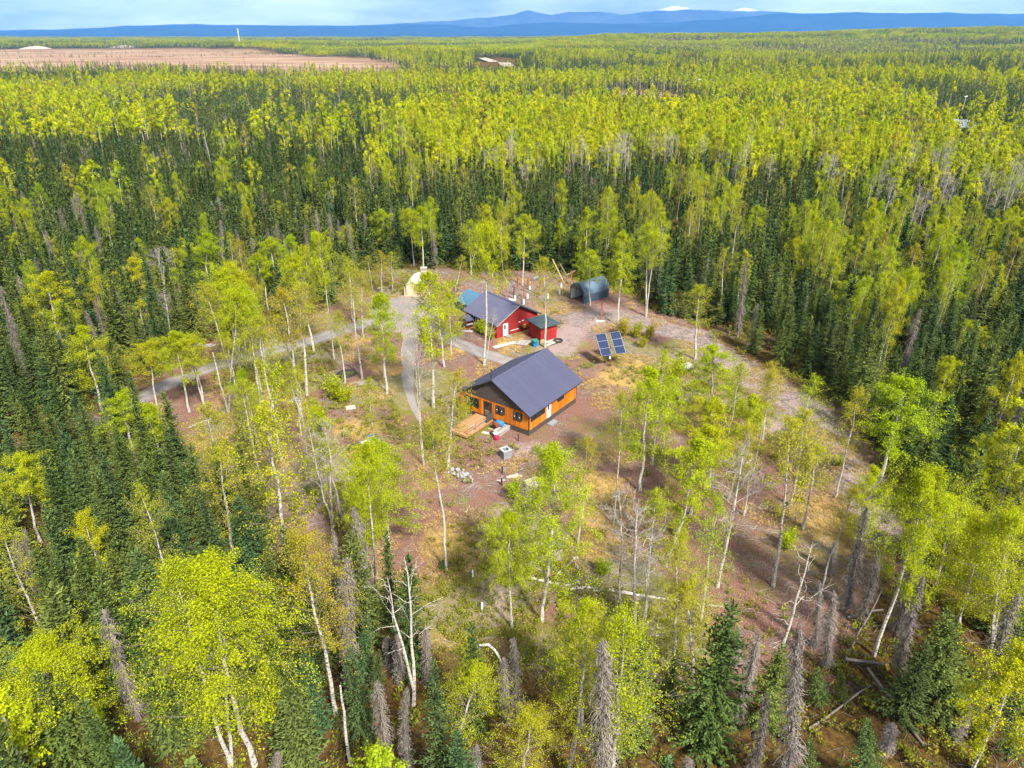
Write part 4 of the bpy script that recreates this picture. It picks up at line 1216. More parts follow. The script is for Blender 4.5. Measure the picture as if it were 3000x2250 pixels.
# ------------------------------------------------------------------ buildings
def wood_b(lo, hi, dark, sc=1.0):
    def b(t, out):
        oi = t.nodes.new('ShaderNodeObjectInfo')
        g = noise(t, 1.6 * sc, 6, 0.7, stretch=(5, 5, 0.35))
        r = ramp(t, [(0.25, dark), (0.45, lo), (0.7, hi)])
        t.links.new(g, r.inputs['Fac'])
        v = ramp(t, [(0, (0.72, 0.66, 0.55)), (0.5, (1, 1, 1)), (1, (1.12, 1.2, 1.35))])
        t.links.new(oi.outputs['Random'], v.inputs['Fac'])
        c = mixc(t, 1.0, r.outputs['Color'], v.outputs['Color'], 'MULTIPLY')
        principled(t, out, c, 0.6, 0, g, 0.25, 0.01, 0.3)
    return b
M['orange_wood'] = mat('orange_wood', wood_b((0.50, 0.14, 0.010), (0.62, 0.21, 0.016), (0.27, 0.055, 0.005)))
M['deck_wood'] = mat('deck_wood', wood_b((0.36, 0.18, 0.09), (0.46, 0.27, 0.14), (0.24, 0.11, 0.055)))
M['grey_wood'] = plain('grey_wood', (0.30, 0.27, 0.245), 0.9, 0.35, 3, stretch=(1, 1, 1), objvar=0.3)
M['pale_wood'] = plain('pale_wood', (0.46, 0.39, 0.31), 0.85, 0.25, 3, objvar=0.25)
M['tan_wood'] = plain('tan_wood', (0.40, 0.27, 0.15), 0.85, 0.3, 3, objvar=0.25)
M['dark_trim'] = plain('dark_trim', (0.030, 0.026, 0.024), 0.6, 0.3, 3)
M['dark_brown'] = plain('dark_brown', (0.055, 0.045, 0.036), 0.75, 0.25, 2.5)
M['red_paint'] = plain('red_paint', (0.26, 0.020, 0.018), 0.65, 0.22, 1.4, objvar=0.14, spec=0.3)
M['white_paint'] = plain('white_paint', (0.78, 0.78, 0.77), 0.5, 0.08, 2)
M['roof_blue'] = plain('roof_blue', (0.058, 0.060, 0.104), 0.5, 0.12, 0.7, objvar=0.06, bump=0.03)
M['roof_teal'] = plain('roof_teal', (0.038, 0.058, 0.066), 0.6, 0.2, 1.5)
M['glass'] = mat('glass', lambda t, o: principled(t, o, (0.012, 0.016, 0.02), 0.06, 0, spec=0.8))
M['tarp_blue'] = plain('tarp_blue', (0.085, 0.135, 0.19), 0.45, 0.18, 0.9, bump=0.25)
M['tarp_dark'] = plain('tarp_dark', (0.04, 0.065, 0.10), 0.5, 0.18, 0.9, bump=0.25)
M['tarp_bright'] = plain('tarp_bright', (0.05, 0.13, 0.19), 0.5, 0.3, 0.6, bump=0.3)
M['tarp_tan'] = plain('tarp_tan', (0.55, 0.39, 0.27), 0.6, 0.1, 1.2, bump=0.2)
M['tarp_white'] = plain('tarp_white', (0.66, 0.60, 0.53), 0.6, 0.06, 1.2, bump=0.2)
M['steel'] = plain('steel', (0.5, 0.5, 0.52), 0.4, 0.15, 5, metal=0.8)
M['rust'] = plain('rust', (0.30, 0.085, 0.03), 0.8, 0.35, 5)
M['rust_dark'] = plain('rust_dark', (0.17, 0.045, 0.025), 0.7, 0.3, 5)
M['concrete'] = plain('concrete', (0.19, 0.2, 0.215), 0.9, 0.2, 4)
M['concrete_pale'] = plain('concrete_pale', (0.36, 0.36, 0.37), 0.6, 0.1, 4)
M['stone'] = plain('stone', (0.32, 0.30, 0.305), 0.9, 0.3, 4, objvar=0.3)
M['blue_plastic'] = plain('blue_plastic', (0.02, 0.20, 0.50), 0.4, 0.15, 2)
M['green_plastic'] = plain('green_plastic', (0.03, 0.19, 0.13), 0.4, 0.15, 2)
M['red_plastic'] = plain('red_plastic', (0.42, 0.02, 0.07), 0.45, 0.15, 2)
M['pink_plastic'] = plain('pink_plastic', (0.75, 0.06, 0.25), 0.5, 0.1, 2)
M['yellow_paint'] = plain('yellow_paint', (0.8, 0.5, 0.02), 0.5, 0.1, 2)
M['black_rubber'] = plain('black_rubber', (0.02, 0.02, 0.02), 0.8, 0.2, 3)
M['pv_cell'] = plain('pv_cell', (0.008, 0.020, 0.065), 0.5, 0.25, 6, bump=0.0, spec=0.12)
M['pv_back'] = plain('pv_back', (0.07, 0.09, 0.13), 0.6, 0.05, 2, spec=0.2)

def sloped(name, m, parent, y0, z0, y1, z1, xa, xb, n, axis='x', thick=0.04, rib=0.05, ribs=3):
    """roof slope from eave (y0,z0) to ridge (y1,z1), built of n ribbed metal panels side by side along the ridge axis"""
    wdt = (xb - xa) / n
    dy, dz = y1 - y0, z1 - z0
    ln = math.hypot(dy, dz)
    ny, nz = -dz / ln, dy / ln
    if nz < 0: ny, nz = -ny, -nz
    mb = MB()
    prof = [0.0]
    for k in range(ribs):
        c = wdt * (k + 0.5) / ribs
        prof += [c - 0.05, c - 0.02, c + 0.02, c + 0.05]
    prof += [wdt - 0.012]
    hts = [0.0] + [0, rib, rib, 0] * ribs + [0.0]
    V, F = [], []
    k = len(prof)
    for (yy, zz) in ((y0, z0), (y1, z1)):
        for s, hh in zip(prof, hts):
            V.append((s, yy + ny * (hh + thick), zz + nz * (hh + thick)))
        for s in prof:
            V.append((s, yy, zz))
    for i in range(k - 1):
        F.append((i, i + 1, 2 * k + i + 1, 2 * k + i))
        F.append((k + i + 1, k + i, 3 * k + i, 3 * k + i + 1))
        F.append((i + 1, i, k + i, k + i + 1))
        F.append((2 * k + i, 2 * k + i + 1, 3 * k + i + 1, 3 * k + i))
    F.append((0, 2 * k, 3 * k, k)); F.append((k - 1, 2 * k - 1, 4 * k - 1, 3 * k - 1))
    if axis == 'y':
        V = [(b, a, c) for a, b, c in V]
        F = [f[::-1] for f in F]
    mb.add(V, F)
    me = mb.mesh('roof_panel', m)
    for i in range(n):
        o = link('roof_panel', me, parent)
        o.location = (xa + i * wdt, 0, 0) if axis == 'x' else (0, xa + i * wdt, 0)

def planks(parent, m, axis, fixed, a, b, z0, z1, w, t, skip=(), ztop=None, rnd=0.0, name='plank'):
    """upright boards along a wall; openings (a0,a1,lo,hi) stay free"""
    n = max(1, round((b - a) / w)); w = (b - a) / n
    cache = {}
    for i in range(n):
        lo, hi = a + i * w, a + (i + 1) * w
        top = z1 if ztop is None else min(ztop(lo), ztop(hi))
        spans = [(z0, top)]
        for (s0, s1, h0, h1) in skip:
            if hi > s0 + 0.02 and lo < s1 - 0.02:
                new = []
                for (p, q) in spans:
                    if h0 > p: new.append((p, min(q, h0)))
                    if h1 < q: new.append((max(p, h1), q))
                spans = [x for x in new if x[1] - x[0] > 0.03]
        for (p, q) in spans:
            key = (round(p, 2), round(q, 2))
            if key not in cache:
                mb = MB()
                g = 0.006
                if axis == 'x': mb.box(g, w - g, -t, 0, p, q)
                else: mb.box(-t, 0, g, w - g, p, q)
                cache[key] = mb.mesh(name, m)
            o = link(name, cache[key], parent)
            d = (rng.random() - 0.5) * rnd
            o.location = (lo, fixed + d, 0) if axis == 'x' else (fixed + d, lo, 0)

def window(parent, axis, fixed, a0, a1, z0, z1, fr, depth=0.06, mull=1, sgn=-1, name='window', fw=0.07):
    """frame standing proud of the wall, pane set back in it"""
    mb = MB()
    def bx(mb, p, q, lo, hi, d0, d1):
        if axis == 'x': mb.box(p, q, min(fixed + sgn * d0, fixed + sgn * d1), max(fixed + sgn * d0, fixed + sgn * d1), lo, hi)
        else: mb.box(min(fixed + sgn * d0, fixed + sgn * d1), max(fixed + sgn * d0, fixed + sgn * d1), p, q, lo, hi)
    bx(mb, a0 - fw, a1 + fw, z1, z1 + fw, -0.05, depth); bx(mb, a0 - fw, a1 + fw, z0 - fw, z0, -0.05, depth)
    bx(mb, a0 - fw, a0, z0, z1, -0.05, depth); bx(mb, a1, a1 + fw, z0, z1, -0.05, depth)
    for k in range(mull):
        c = a0 + (a1 - a0) * (k + 1) / (mull + 1)
        bx(mb, c - 0.025, c + 0.025, z0, z1, -0.04, depth * 0.6)
    o = mb.build(name, fr, parent)
    n = mull + 1
    for k in range(n):
        p = a0 + (a1 - a0) * k / n; q = a0 + (a1 - a0) * (k + 1) / n
        gp = MB(); bx(gp, p + 0.004, q - 0.004, z0 + 0.004, z1 - 0.004, -0.035, -0.012)
        gp.build('pane', M['glass'], o)
    return o

# --- orange cabin: x along the ridge, y along the gable front (front wall at x = 0, long wall at y = 0)
CL, CW, CE, CR = 10.74, 10.49, 3.05, 6.0
cab = thing('cabin', 'orange board cabin with blue grey ribbed metal roof and front deck', 'cabin', (2.02, 73.28, 0), R(53.87))
FL = 0.72
sk = MB().box(0.04, CL - 0.04, 0.04, CW - 0.04, -0.15, FL)
sk.build('skirting', M['dark_brown'], cab)
wl = MB().box(0.10, CL - 0.10, 0.10, CW - 0.10, FL + 0.002, CE - 0.02).build('wall', M['dark_brown'], cab)
slope = (CR - CE) / (CW / 2)
planks(wl, M['orange_wood'], 'y', 0.06, 0, CW, FL, CE - 0.05, 0.33, 0.05, [(1.22, 2.22, 1.62, 2.62), (3.85, 4.87, 1.61, 2.66), (5.81, 6.73, 0.6, 2.72), (7.67, 9.71, 1.42, 2.62)], rnd=0.008)
planks(wl, M['orange_wood'], 'x', 0.06, 0.065, CL, FL, CE - 0.05, 0.33, 0.05, [(0.4, 3.3, 1.8, 2.62), (3.76, 4.72, 0.6, 2.72), (6.35, 7.6, 1.98, 2.62)], rnd=0.008)
planks(wl, M['orange_wood'], 'y', CL + 0.04, 0, CW, FL, CE - 0.05, 0.33, 0.05)
planks(wl, M['orange_wood'], 'x', CW + 0.04, 0.065, CL, FL, CE - 0.05, 0.33, 0.05)
tri = [(0.05, 0.0, CE), (0.05, CW, CE), (0.05, CW / 2, CR - 0.12)]
gb = MB()
for x0, nm in ((-0.02, 0), (CL - 0.1, 0)):
    v = [(x0, 0.02, CE - 0.055), (x0, CW - 0.02, CE - 0.055), (x0, CW / 2, CR - 0.06), (x0 + 0.1, 0.02, CE - 0.055), (x0 + 0.1, CW - 0.02, CE - 0.055), (x0 + 0.1, CW / 2, CR - 0.06)]
    gb = MB(); gb.add(v, [(0, 2, 1), (3, 4, 5)]); gb.add(v, [(0, 1, 4, 3), (1, 2, 5, 4), (2, 0, 3, 5)])
    gb.build('gable_panel', M['dark_brown'], cab)
cm_ = MB()
for (x, y) in ((-0.006, -0.006), (CL - 0.1, -0.006)):
    cm_ = MB().box(x, x + 0.12, y, y + 0.12, FL - 0.02, CE - 0.03)
    cm_.build('corner_trim', M['dark_trim'], cab)
OF, OB, OE = 0.40, 0.82, 0.36
ez = CE - slope * OE + 0.02
rf = MB()
for s, ye in ((1, -OE), (-1, CW + OE)):
    v0 = (ye, ez); v1 = (CW / 2, CR + 0.02)
    rf.poly([(-OF + .02, ye, ez - 0.14), (CL + OB - .02, ye, ez - 0.14), (CL + OB - .02, CW / 2, CR - 0.12), (-OF + .02, CW / 2, CR - 0.12), (-OF + .02, ye, ez - 0.01), (CL + OB - .02, ye, ez - 0.01), (CL + OB - .02, CW / 2, CR + 0.01), (-OF + .02, CW / 2, CR + 0.01)],
            [(0, 3, 2, 1), (4, 5, 6, 7), (0, 1, 5, 4), (1, 2, 6, 5), (0, 4, 7, 3)])
rfo = rf.build('roof', M['dark_trim'], cab)
sloped('p', M['roof_blue'], rfo, -OE - 0.04, ez, CW / 2 - 0.02, CR + 0.02, -OF - 0.02, CL + OB + 0.02, 12)
sloped('p', M['roof_blue'], rfo, CW + OE + 0.04, ez, CW / 2 + 0.02, CR + 0.02, -OF - 0.02, CL + OB + 0.02, 12)
rc = MB(); rc.add([(-OF - .03, CW / 2 - .2, CR - .01 + .05), (-OF - .03, CW / 2, CR + .13), (-OF - .03, CW / 2 + .2, CR - .01 + .05), (CL + OB + .03, CW / 2 - .2, CR + .04), (CL + OB + .03, CW / 2, CR + .13), (CL + OB + .03, CW / 2 + .2, CR + .04)], [(0, 1, 4, 3), (1, 2, 5, 4)])
rc.build('ridge_cap', M['roof_blue'], rfo)
fp = MB().bar((-0.25, CW / 2 + 0.15, CR - 0.05), (-0.25, CW / 2 + 0.15, CR + 1.25), 0.09, 0.09)
fp.tube([(-0.25, CW / 2 + 0.15, CR + 1.2), (-0.25, CW / 2 + 0.15, CR + 1.4)], [0.09, 0.09], 8)
fp.build('flue_pipe', M['dark_trim'], rfo)
for (a, b, lo, hi, ml) in ((1.22, 2.22, 1.62, 2.62, 1), (3.85, 4.87, 1.61, 2.66, 1), (7.67, 9.71, 1.42, 2.62, 2)):
    w = window(cab, 'y', 0.02, a, b, lo, hi, M['dark_trim'], 0.05, 0 if ml == 1 else 2)
    # dark shutters folded over the outer thirds, with small white knobs
    if ml == 1:
        for s in (0, 1):
            p = a if s == 0 else b - 0.30
            sh = MB().box(-0.075, -0.032, p, p + 0.30, lo, hi).build('shutter', M['dark_brown'], w)
            kb = MB().box(-0.115, -0.076, p + 0.10, p + 0.19, (lo + hi) / 2 - 0.05, (lo + hi) / 2 + 0.04).build('knob', M['white_paint'], w)
for (a, b, lo, hi, ml) in ((0.4, 3.3, 1.8, 2.62, 2), (6.35, 7.6, 1.98, 2.62, 1)):
    window(cab, 'x', 0.02, a, b, lo, hi, M['dark_trim'], 0.05, ml)
d = MB().box(-0.03, 0.04, 5.83, 6.71, FL + 0.02, 2.70).build('screen_door', M['dark_trim'], cab)
MB().box(-0.036, -0.031, 5.95, 6.59, 1.55, 2.6).build('pane', M['glass'], d)
bars = MB()
for k in range(4): bars.box(-0.05, -0.032, 5.98 + k * 0.195, 6.005 + k * 0.195, FL + 0.1, 1.45)
bars.box(-0.052, -0.033, 5.9, 6.64, 1.45, 1.5)
bars.build('grille', M['grey_wood'], d)
d = MB().box(3.80, 4.68, -0.03, 0.04, FL + 0.02, 2.70).build('white_door', M['white_paint'], cab)
MB().box(3.93, 4.28, -0.036, -0.031, 1.8, 2.5).build('pane', M['glass'], d)
MB().box(4.56, 4.62, -0.09, -0.031, 1.6, 1.72).build('handle', M['steel'], d)
st = MB().box(3.5, 4.9, -0.95, -0.25, 0.0, 0.22); st.build('step', M['concrete'], cab)
dk = thing('deck', None, None); dk.parent = cab
DX0, DX1, DY0, DY1, DZ = -5.05, -0.01, 5.45, 8.05, 0.55
bme = MB().box(0, DX1 - DX0 - 0.02, 0.004, 0.141, DZ - 0.04, DZ).mesh('board', M['deck_wood'])
for k in range(18):
    o = link('board', bme, dk); o.location = (DX0, DY0 + k * 0.1445, rng.random() * 0.006)
MB().box(DX0 - 0.05, DX0 - 0.003, DY0 - 0.05, DY1 + 0.05, DZ - 0.30, DZ + 0.01).build('fascia', M['deck_wood'], dk)
MB().box(DX0, DX1, DY0 - 0.05, DY0 - 0.003, DZ - 0.30, DZ + 0.01).build('fascia', M['deck_wood'], dk)
for (x, y) in ((DX0 + 0.2, DY0 + 0.2), (DX0 + 0.2, DY1 - 0.2), (-2.5, DY0 + 0.2), (-2.5, DY1 - 0.2)):
    MB().box(x, x + 0.14, y, y + 0.14, -0.1, DZ - 0.05).build('post', M['dark_brown'], dk)
MB().box(-3.4, -3.3, DY0 - 0.055, DY0 + 0.045, DZ + 0.01, DZ + 1.05).build('rail_post', M['orange_wood'], dk)
MB().box(-4.9, -4.8, DY0 - 0.055, DY0 + 0.045, DZ + 0.01, DZ + 1.05).build('rail_post', M['orange_wood'], dk)
MB().bar((-4.85, DY0, DZ + 0.45), (-1.3, DY0, DZ + 0.55), 0.05, 0.09).build('rail', M['grey_wood'], dk)
MB().bar((-4.85, DY0, DZ + 0.85), (-3.3, DY0, DZ + 0.9), 0.05, 0.09).build('rail', M['grey_wood'], dk)
MB().box(-1.25, -0.02, DY0 - 0.03, DY0 + 0.05, DZ + 0.01, DZ + 0.9).build('side_panel', M['dark_brown'], dk)

# --- red house: x along the gable front (y = 0), y along the ridge away from it
RW, RL, RE, RR = 8.4, 8.3, 2.5, 4.7
red = thing('red_house', 'low red house with slate blue metal roof, white gable door and side window', 'house', (-2.4, 103.49, 0), R(38.54))
MB().box(0.06, RW - 0.06, 0.06, RL - 0.06, -0.1, RE - 0.02).build('wall', M['red_paint'], red)
wl = red.children[0]
rs = (RR - RE) / (RW / 2)
planks(wl, M['red_paint'], 'x', 0.05, 0, RW, 0.0, RE, 0.6, 0.04, [(1.25, 2.27, -0.1, 2.14)], ztop=lambda x: RE - 0.10 + rs * min(x, RW - x), rnd=0.004)
planks(wl, M['red_paint'], 'y', 0.05, 0.05, RL, 0.0, RE - 0.12, 0.6, 0.04, [(5.0, 6.1, 1.0, 2.1), (1.2, 3.9, 1.0, 2.0)], rnd=0.004)
planks(wl, M['red_paint'], 'y', RW - 0.01, 0.05, RL, 0.0, RE - 0.12, 0.6, 0.04)
gp = MB()
for yy in (0.02, RL - 0.1):
    v = [(0.03, yy, RE - 0.15), (RW - 0.03, yy, RE - 0.15), (RW / 2, yy, RR - 0.11), (0.03, yy + 0.08, RE - 0.15), (RW - 0.03, yy + 0.08, RE - 0.15), (RW / 2, yy + 0.08, RR - 0.11)]
    gp = MB(); gp.add(v, [(0, 1, 2), (5, 4, 3)]); gp.add(v, [(0, 3, 4, 1), (1, 4, 5, 2), (2, 5, 3, 0)])
    gp.build('gable_panel', M['red_paint'], red)
MB().box(0.02, RW - 0.02, -0.012, 0.008, RE - 0.16, RE - 0.08).build('trim_board', M['red_paint'], red)
ro = MB()
oe, of, ob = 0.34, 0.50, 0.35
ez = RE - rs * oe
for xe in (-oe, RW + oe):
    ro.poly([(xe, -of + .02, ez - 0.12), (xe, RL + ob - .02, ez - 0.12), (RW / 2, RL + ob - .02, RR - 0.1), (RW / 2, -of + .02, RR - 0.1), (xe, -of + .02, ez), (xe, RL + ob - .02, ez), (RW / 2, RL + ob - .02, RR), (RW / 2, -of + .02, RR)],
            [(0, 1, 2, 3), (4, 7, 6, 5), (0, 4, 5, 1), (1, 5, 6, 2), (0, 3, 7, 4)])
rr_ = ro.build('roof', M['dark_trim'], red)
sloped('p', M['roof_blue'], rr_, -oe - 0.04, ez + 0.005, RW / 2 - 0.02, RR + 0.02, -of - 0.02, RL + ob + 0.02, 10, axis='y')
sloped('p', M['roof_blue'], rr_, RW + oe + 0.04, ez + 0.005, RW / 2 + 0.02, RR + 0.02, -of - 0.02, RL + ob + 0.02, 10, axis='y')
rc = MB(); rc.add([(RW / 2 - .2, -of - .03, RR + .05), (RW / 2, -of - .03, RR + .13), (RW / 2 + .2, -of - .03, RR + .05), (RW / 2 - .2, RL + ob + .03, RR + .05), (RW / 2, RL + ob + .03, RR + .13), (RW / 2 + .2, RL + ob + .03, RR + .05)], [(0, 1, 4, 3), (1, 2, 5, 4)])
rc.build('ridge_cap', M['roof_blue'], rr_)
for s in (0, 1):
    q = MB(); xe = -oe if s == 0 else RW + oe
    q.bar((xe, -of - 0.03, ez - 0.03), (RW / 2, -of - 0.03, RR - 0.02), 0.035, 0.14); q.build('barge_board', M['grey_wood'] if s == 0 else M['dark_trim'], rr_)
d = MB().box(1.28, 2.24, -0.03, 0.03, 0.1, 2.12).build('white_door', M['white_paint'], red)
MB().box(1.44, 1.80, -0.036, -0.031, 1.2, 1.95).build('pane', M['glass'], d)
MB().box(2.12, 2.18, -0.08, -0.031, 1.0, 1.1).build('handle', M['steel'], d)
MB().box(1.35, 2.35, -0.85, -0.06, 0.0, 0.12).box(1.35, 2.35, -0.5, -0.06, 0.122, 0.24).build('step', M['concrete'], red)
w = window(red, 'y', 0.01, 5.0, 6.1, 1.0, 2.1, M['white_paint'], 0.05, 1)
w = window(red, 'y', 0.01, 1.2, 3.9, 1.0, 2.0, M['white_paint'], 0.05, 2)
MB().box(2.7, 4.4, -0.055, 0.003, 0.62, 0.70).build('wall_rail', M['white_paint'], red)
MB().box(4.4, 4.85, -0.16, 0.003, 0.75, 1.2).build('meter_box', M['dark_trim'], red)
MB().box(5.35, 5.85, -0.24, 0.003, 0.55, 1.05).build('cable_box', M['yellow_paint'], red)
MB().box(4.35, 4.75, -0.10, 0.003, 1.7, 1.8).build('porch_light', M['white_paint'], red)
MB().box(5.0, 5.4, -0.10, 0.003, 1.78, 1.9).build('porch_light', M['white_paint'], red)
MB().box(4.95, 5.02, -0.07, 0.003, 0.1, 1.75).build('conduit', M['red_paint'], red)

# --- red shed beside it
sh = thing('red_shed', 'small red shed with sloping teal roof beside the red house', 'shed', (4.45, 102.2, 0), R(34))
b = MB().box(0.03, 3.07, 0.03, 3.27, -0.05, 2.2).build('wall', M['red_paint'], sh)
planks(b, M['red_paint'], 'x', 0.03, 0, 3.1, 0.0, 2.35, 0.62, 0.035)
planks(b, M['red_paint'], 'y', 0.03, 0.04, 3.3, 0.0, 2.35, 0.6, 0.035, ztop=lambda y: 2.36 + 0.05 * y)
planks(b, M['red_paint'], 'y', 3.1, 0.04, 3.3, 0.0, 2.35, 0.6, 0.035, ztop=lambda y: 2.36 + 0.05 * y)
rr2 = MB().poly([(-.35, -.45, 2.38), (3.45, -.45, 2.38), (3.45, 3.6, 2.62), (-.35, 3.6, 2.62), (-.35, -.45, 2.5), (3.45, -.45, 2.5), (3.45, 3.6, 2.74), (-.35, 3.6, 2.74)], [(0, 3, 2, 1), (0, 1, 5, 4), (1, 2, 6, 5), (2, 3, 7, 6), (3, 0, 4, 7), (4, 5, 6, 7)]).build('roof', M['roof_teal'], sh)
for k in range(6):
    MB().poly([(-.36 + k * .637, -.46, 2.504), (-.36 + k * .637 + .6, -.46, 2.504), (-.36 + k * .637 + .6, 3.61, 2.744), (-.36 + k * .637, 3.61, 2.744), (-.36 + k * .637, -.46, 2.53), (-.36 + k * .637 + .6, -.46, 2.53), (-.36 + k * .637 + .6, 3.61, 2.77), (-.36 + k * .637, 3.61, 2.77)], [(0, 3, 2, 1), (0, 1, 5, 4), (1, 2, 6, 5), (2, 3, 7, 6), (3, 0, 4, 7), (4, 5, 6, 7)]).build('roof_panel', M['roof_teal'], rr2)
d = MB().box(-0.03, -0.006, 0.9, 1.9, 0.05, 1.95).build('door', M['red_paint'], sh)
MB().box(-0.06, -0.031, 1.0, 1.06, 0.95, 1.15).build('handle', M['dark_trim'], d)

# --- hoop shelters
def hoop(name, label, loc, rz, w, ln, wall, top, m_roof, m_wall, m_in, open_front=True, nseg=14):
    """cover on arched ribs: x across the mouth, y along the ridge, mouth at y = 0"""
    t = thing(name, label, 'shelter', loc, rz)
    a = np.linspace(PI, 0, nseg)
    arch = [(-w / 2, 0.0), (-w / 2 * 1.0, wall * 0.55)] + [(w / 2 * math.cos(q), wall + (top - wall) * math.sin(q)) for q in a] + [(w / 2, wall * 0.55), (w / 2, 0.0)]
    k = len(arch)
    ys = np.linspace(0, ln, 13)
    def skin(i0, i1, m, nm, off=0.0):
        V = []
        for yi, y in enumerate(ys):
            sag = 0.0 if yi % 3 == 0 else -0.035
            for (x, z) in arch[i0:i1]:
                q = 1 + (sag - off) / top
                V.append((x * q, y, max(0.0, z * q)))
        nn = i1 - i0
        F = [(i * nn + j, i * nn + j + 1, (i + 1) * nn + j + 1, (i + 1) * nn + j) for i in range(12) for j in range(nn - 1)]
        mb = MB(); mb.add(V, F)
        return mb.build(nm, m, t, True)
    skin(2, k - 2, m_roof, 'roof_cover')
    skin(0, 3, m_wall, 'side_cover'); skin(k - 3, k, m_wall, 'side_cover')
    skin(0, k, m_in, 'lining', 0.03)
    V = [(x, ln, z) for x, z in arch]
    mb = MB(); mb.add(V, [list(range(k))]); mb.build('back_cover', m_wall, t)
    for y in ys[::3]:
        mb = MB(); mb.tube([(x * 0.965, min(max(y, 0.05), ln - 0.05), z * 0.965) for x, z in arch], 0.03, 5); mb.build('rib', M['steel'], t)
    # rolled flaps down each side of the mouth and a valance over it
    for s in (-1, 1):
        mb = MB(); mb.box(min(s * w / 2, s * (w / 2 - 0.28)), max(s * w / 2, s * (w / 2 - 0.28)), -0.05, 0.06, 0.02, wall); mb.build('flap', m_wall, t)
    V = [(x, -0.03, z) for x, z in arch[2:k - 2]] + [(x * 0.86, -0.03, wall + (z - wall) * 0.72) for x, z in arch[2:k - 2]]
    nn = k - 4
    mb = MB(); mb.add(V, [(j, nn + j, nn + j + 1, j + 1) for j in range(nn - 1)]); mb.build('valance', m_wall, t)
    return t
hoop('hoop_shelter', 'open fronted grey blue hoop shelter at the forest edge', (11.61, 120.95, 0), R(39.6 - 90), 3.7, 6.3, 1.55, 3.5, M['tarp_blue'], M['tarp_dark'], M['white_paint'])
ux, uy = (math.cos(R(38.54)), math.sin(R(38.54)))
hx, hy = 5.5, 9.3
hoop('tarp_shelter', 'bright blue roofed tarp shelter behind the red house', (-2.4 + ux * hx - uy * hy, 103.49 + uy * hx + ux * hy, 0), R(38.54), 5.4, 6.2, 1.55, 3.0, M['tarp_bright'], M['tarp_dark'], M['tarp_dark'], True, 3)
# tan garage tent
tt_ = thing('garage_tent', 'tan garage tent with white roof at the end of the gravel yard', 'tent', (-18.1, 123.9, 0), R(-4))
W2, LN = 1.6, 6.2
prof = [(-W2 - 0.12, 0.0), (-W2, 1.55), (-0.95, 2.2), (0.0, 2.62), (0.95, 2.2), (W2, 1.55), (W2 + 0.12, 0.0)]
def strip2(i0, i1, m, nm):
    ys = np.linspace(0, LN, 7)
    V = [(x, y, z - (0.04 if j % 2 else 0)) for j, y in enumerate(ys) for x, z in prof[i0:i1]]
    n_ = i1 - i0
    mb = MB(); mb.add(V, [(a * n_ + b, a * n_ + b + 1, (a + 1) * n_ + b + 1, (a + 1) * n_ + b) for a in range(6) for b in range(n_ - 1)])
    mb.build(nm, m, tt_)
strip2(1, 6, M['tarp_white'], 'roof_cover'); strip2(0, 2, M['tarp_tan'], 'side_cover'); strip2(5, 7, M['tarp_tan'], 'side_cover')
for y in (0.12, LN - 0.05):
    mb = MB(); mb.add([(x * 0.97, y, z * 0.97) for x, z in prof], [list(range(7))]); mb.build('end_cover', M['tarp_tan'], tt_)
MB().box(-1.22, 1.22, 0.04, 0.10, 0.08, 1.85).build('door_panel', M['tarp_tan'], tt_)
for x in (-1.32, 1.24): MB().box(x, x + 0.08, 0.0, 0.11, 0.02, 1.9).build('door_gap', M['dark_trim'], tt_)
MB().box(-1.6, 1.4, -0.35, 0.0, 0.0, 0.09).build('sill_beam', M['tan_wood'], tt_)

# --- solar array on one post
so = thing('solar_array', 'pair of tilted blue solar panels on a rusty post', 'solar array', (14.11, 93.54, 0), 0)
MB().tube([(0, 0, -0.1), (0, 0, 3.0)], [0.09, 0.08], 10).build('post', M['rust_dark'], so)
phi, tilt = R(19), R(45)
wv = np.array([math.cos(phi), math.sin(phi), 0]); nh = np.array([math.sin(phi), -math.cos(phi), 0])
lv = -nh * math.cos(tilt) + np.array([0, 0, math.sin(tilt)])
nv = np.cross(wv, lv)
def slab(c, hw, hl, t0, t1):
    return [c + wv * a * hw + lv * b * hl + nv * t for t in (t0, t1) for a, b in ((-1, -1), (1, -1), (1, 1), (-1, 1))]
BF = [(3, 2, 1, 0), (4, 5, 6, 7), (0, 1, 5, 4), (1, 2, 6, 5), (2, 3, 7, 6), (3, 0, 4, 7)]
pc = []
for cx in (-1.12, 1.22):
    c0 = np.array([cx * 0.94 * 0.97, 0.55, 3.15]) + wv * 0.0 + np.array([0, cx * 0.32, 0])
    pc.append(c0)
    ar = MB(); ar.add(slab(c0, 0.80, 1.72, -0.05, 0.0), BF)
    fr = ar.build('panel', M['pv_back'], so)
    for k in range(3):
        cc = c0 + lv * (-1.13 + 1.13 * k)
        f2 = MB()
        for (hw0, hw1, hl0, hl1) in ((-0.80, 0.80, -0.555, -0.543), (-0.80, 0.80, 0.543, 0.555), (-0.80, -0.77, -0.54, 0.54), (0.77, 0.80, -0.54, 0.54)):
            f2.add(slab(cc + wv * (hw0 + hw1) / 2 + lv * (hl0 + hl1) / 2, (hw1 - hw0) / 2, (hl1 - hl0) / 2, 0.002, 0.035), BF)
        f2.build('frame', M['concrete_pale'], fr)
        ce = MB()
        for i in range(8):
            for j in range(5):
                ce.add(slab(cc + wv * (-0.77 + 1.54 * (i + 0.5) / 8) + lv * (-0.535 + 1.07 * (j + 0.5) / 5), 0.090, 0.101, 0.003, 0.012), BF)
        ce.build('cell_grid', M['pv_cell'], fr)
MB().bar(pc[0] - nv * 0.14, pc[1] - nv * 0.14, 0.08, 0.08).build('cross_arm', M['steel'], so)
MB().bar((0, 0, 2.9), (pc[0] + pc[1]) / 2 - nv * 0.16, 0.1, 0.1).build('mount', M['rust_dark'], so)
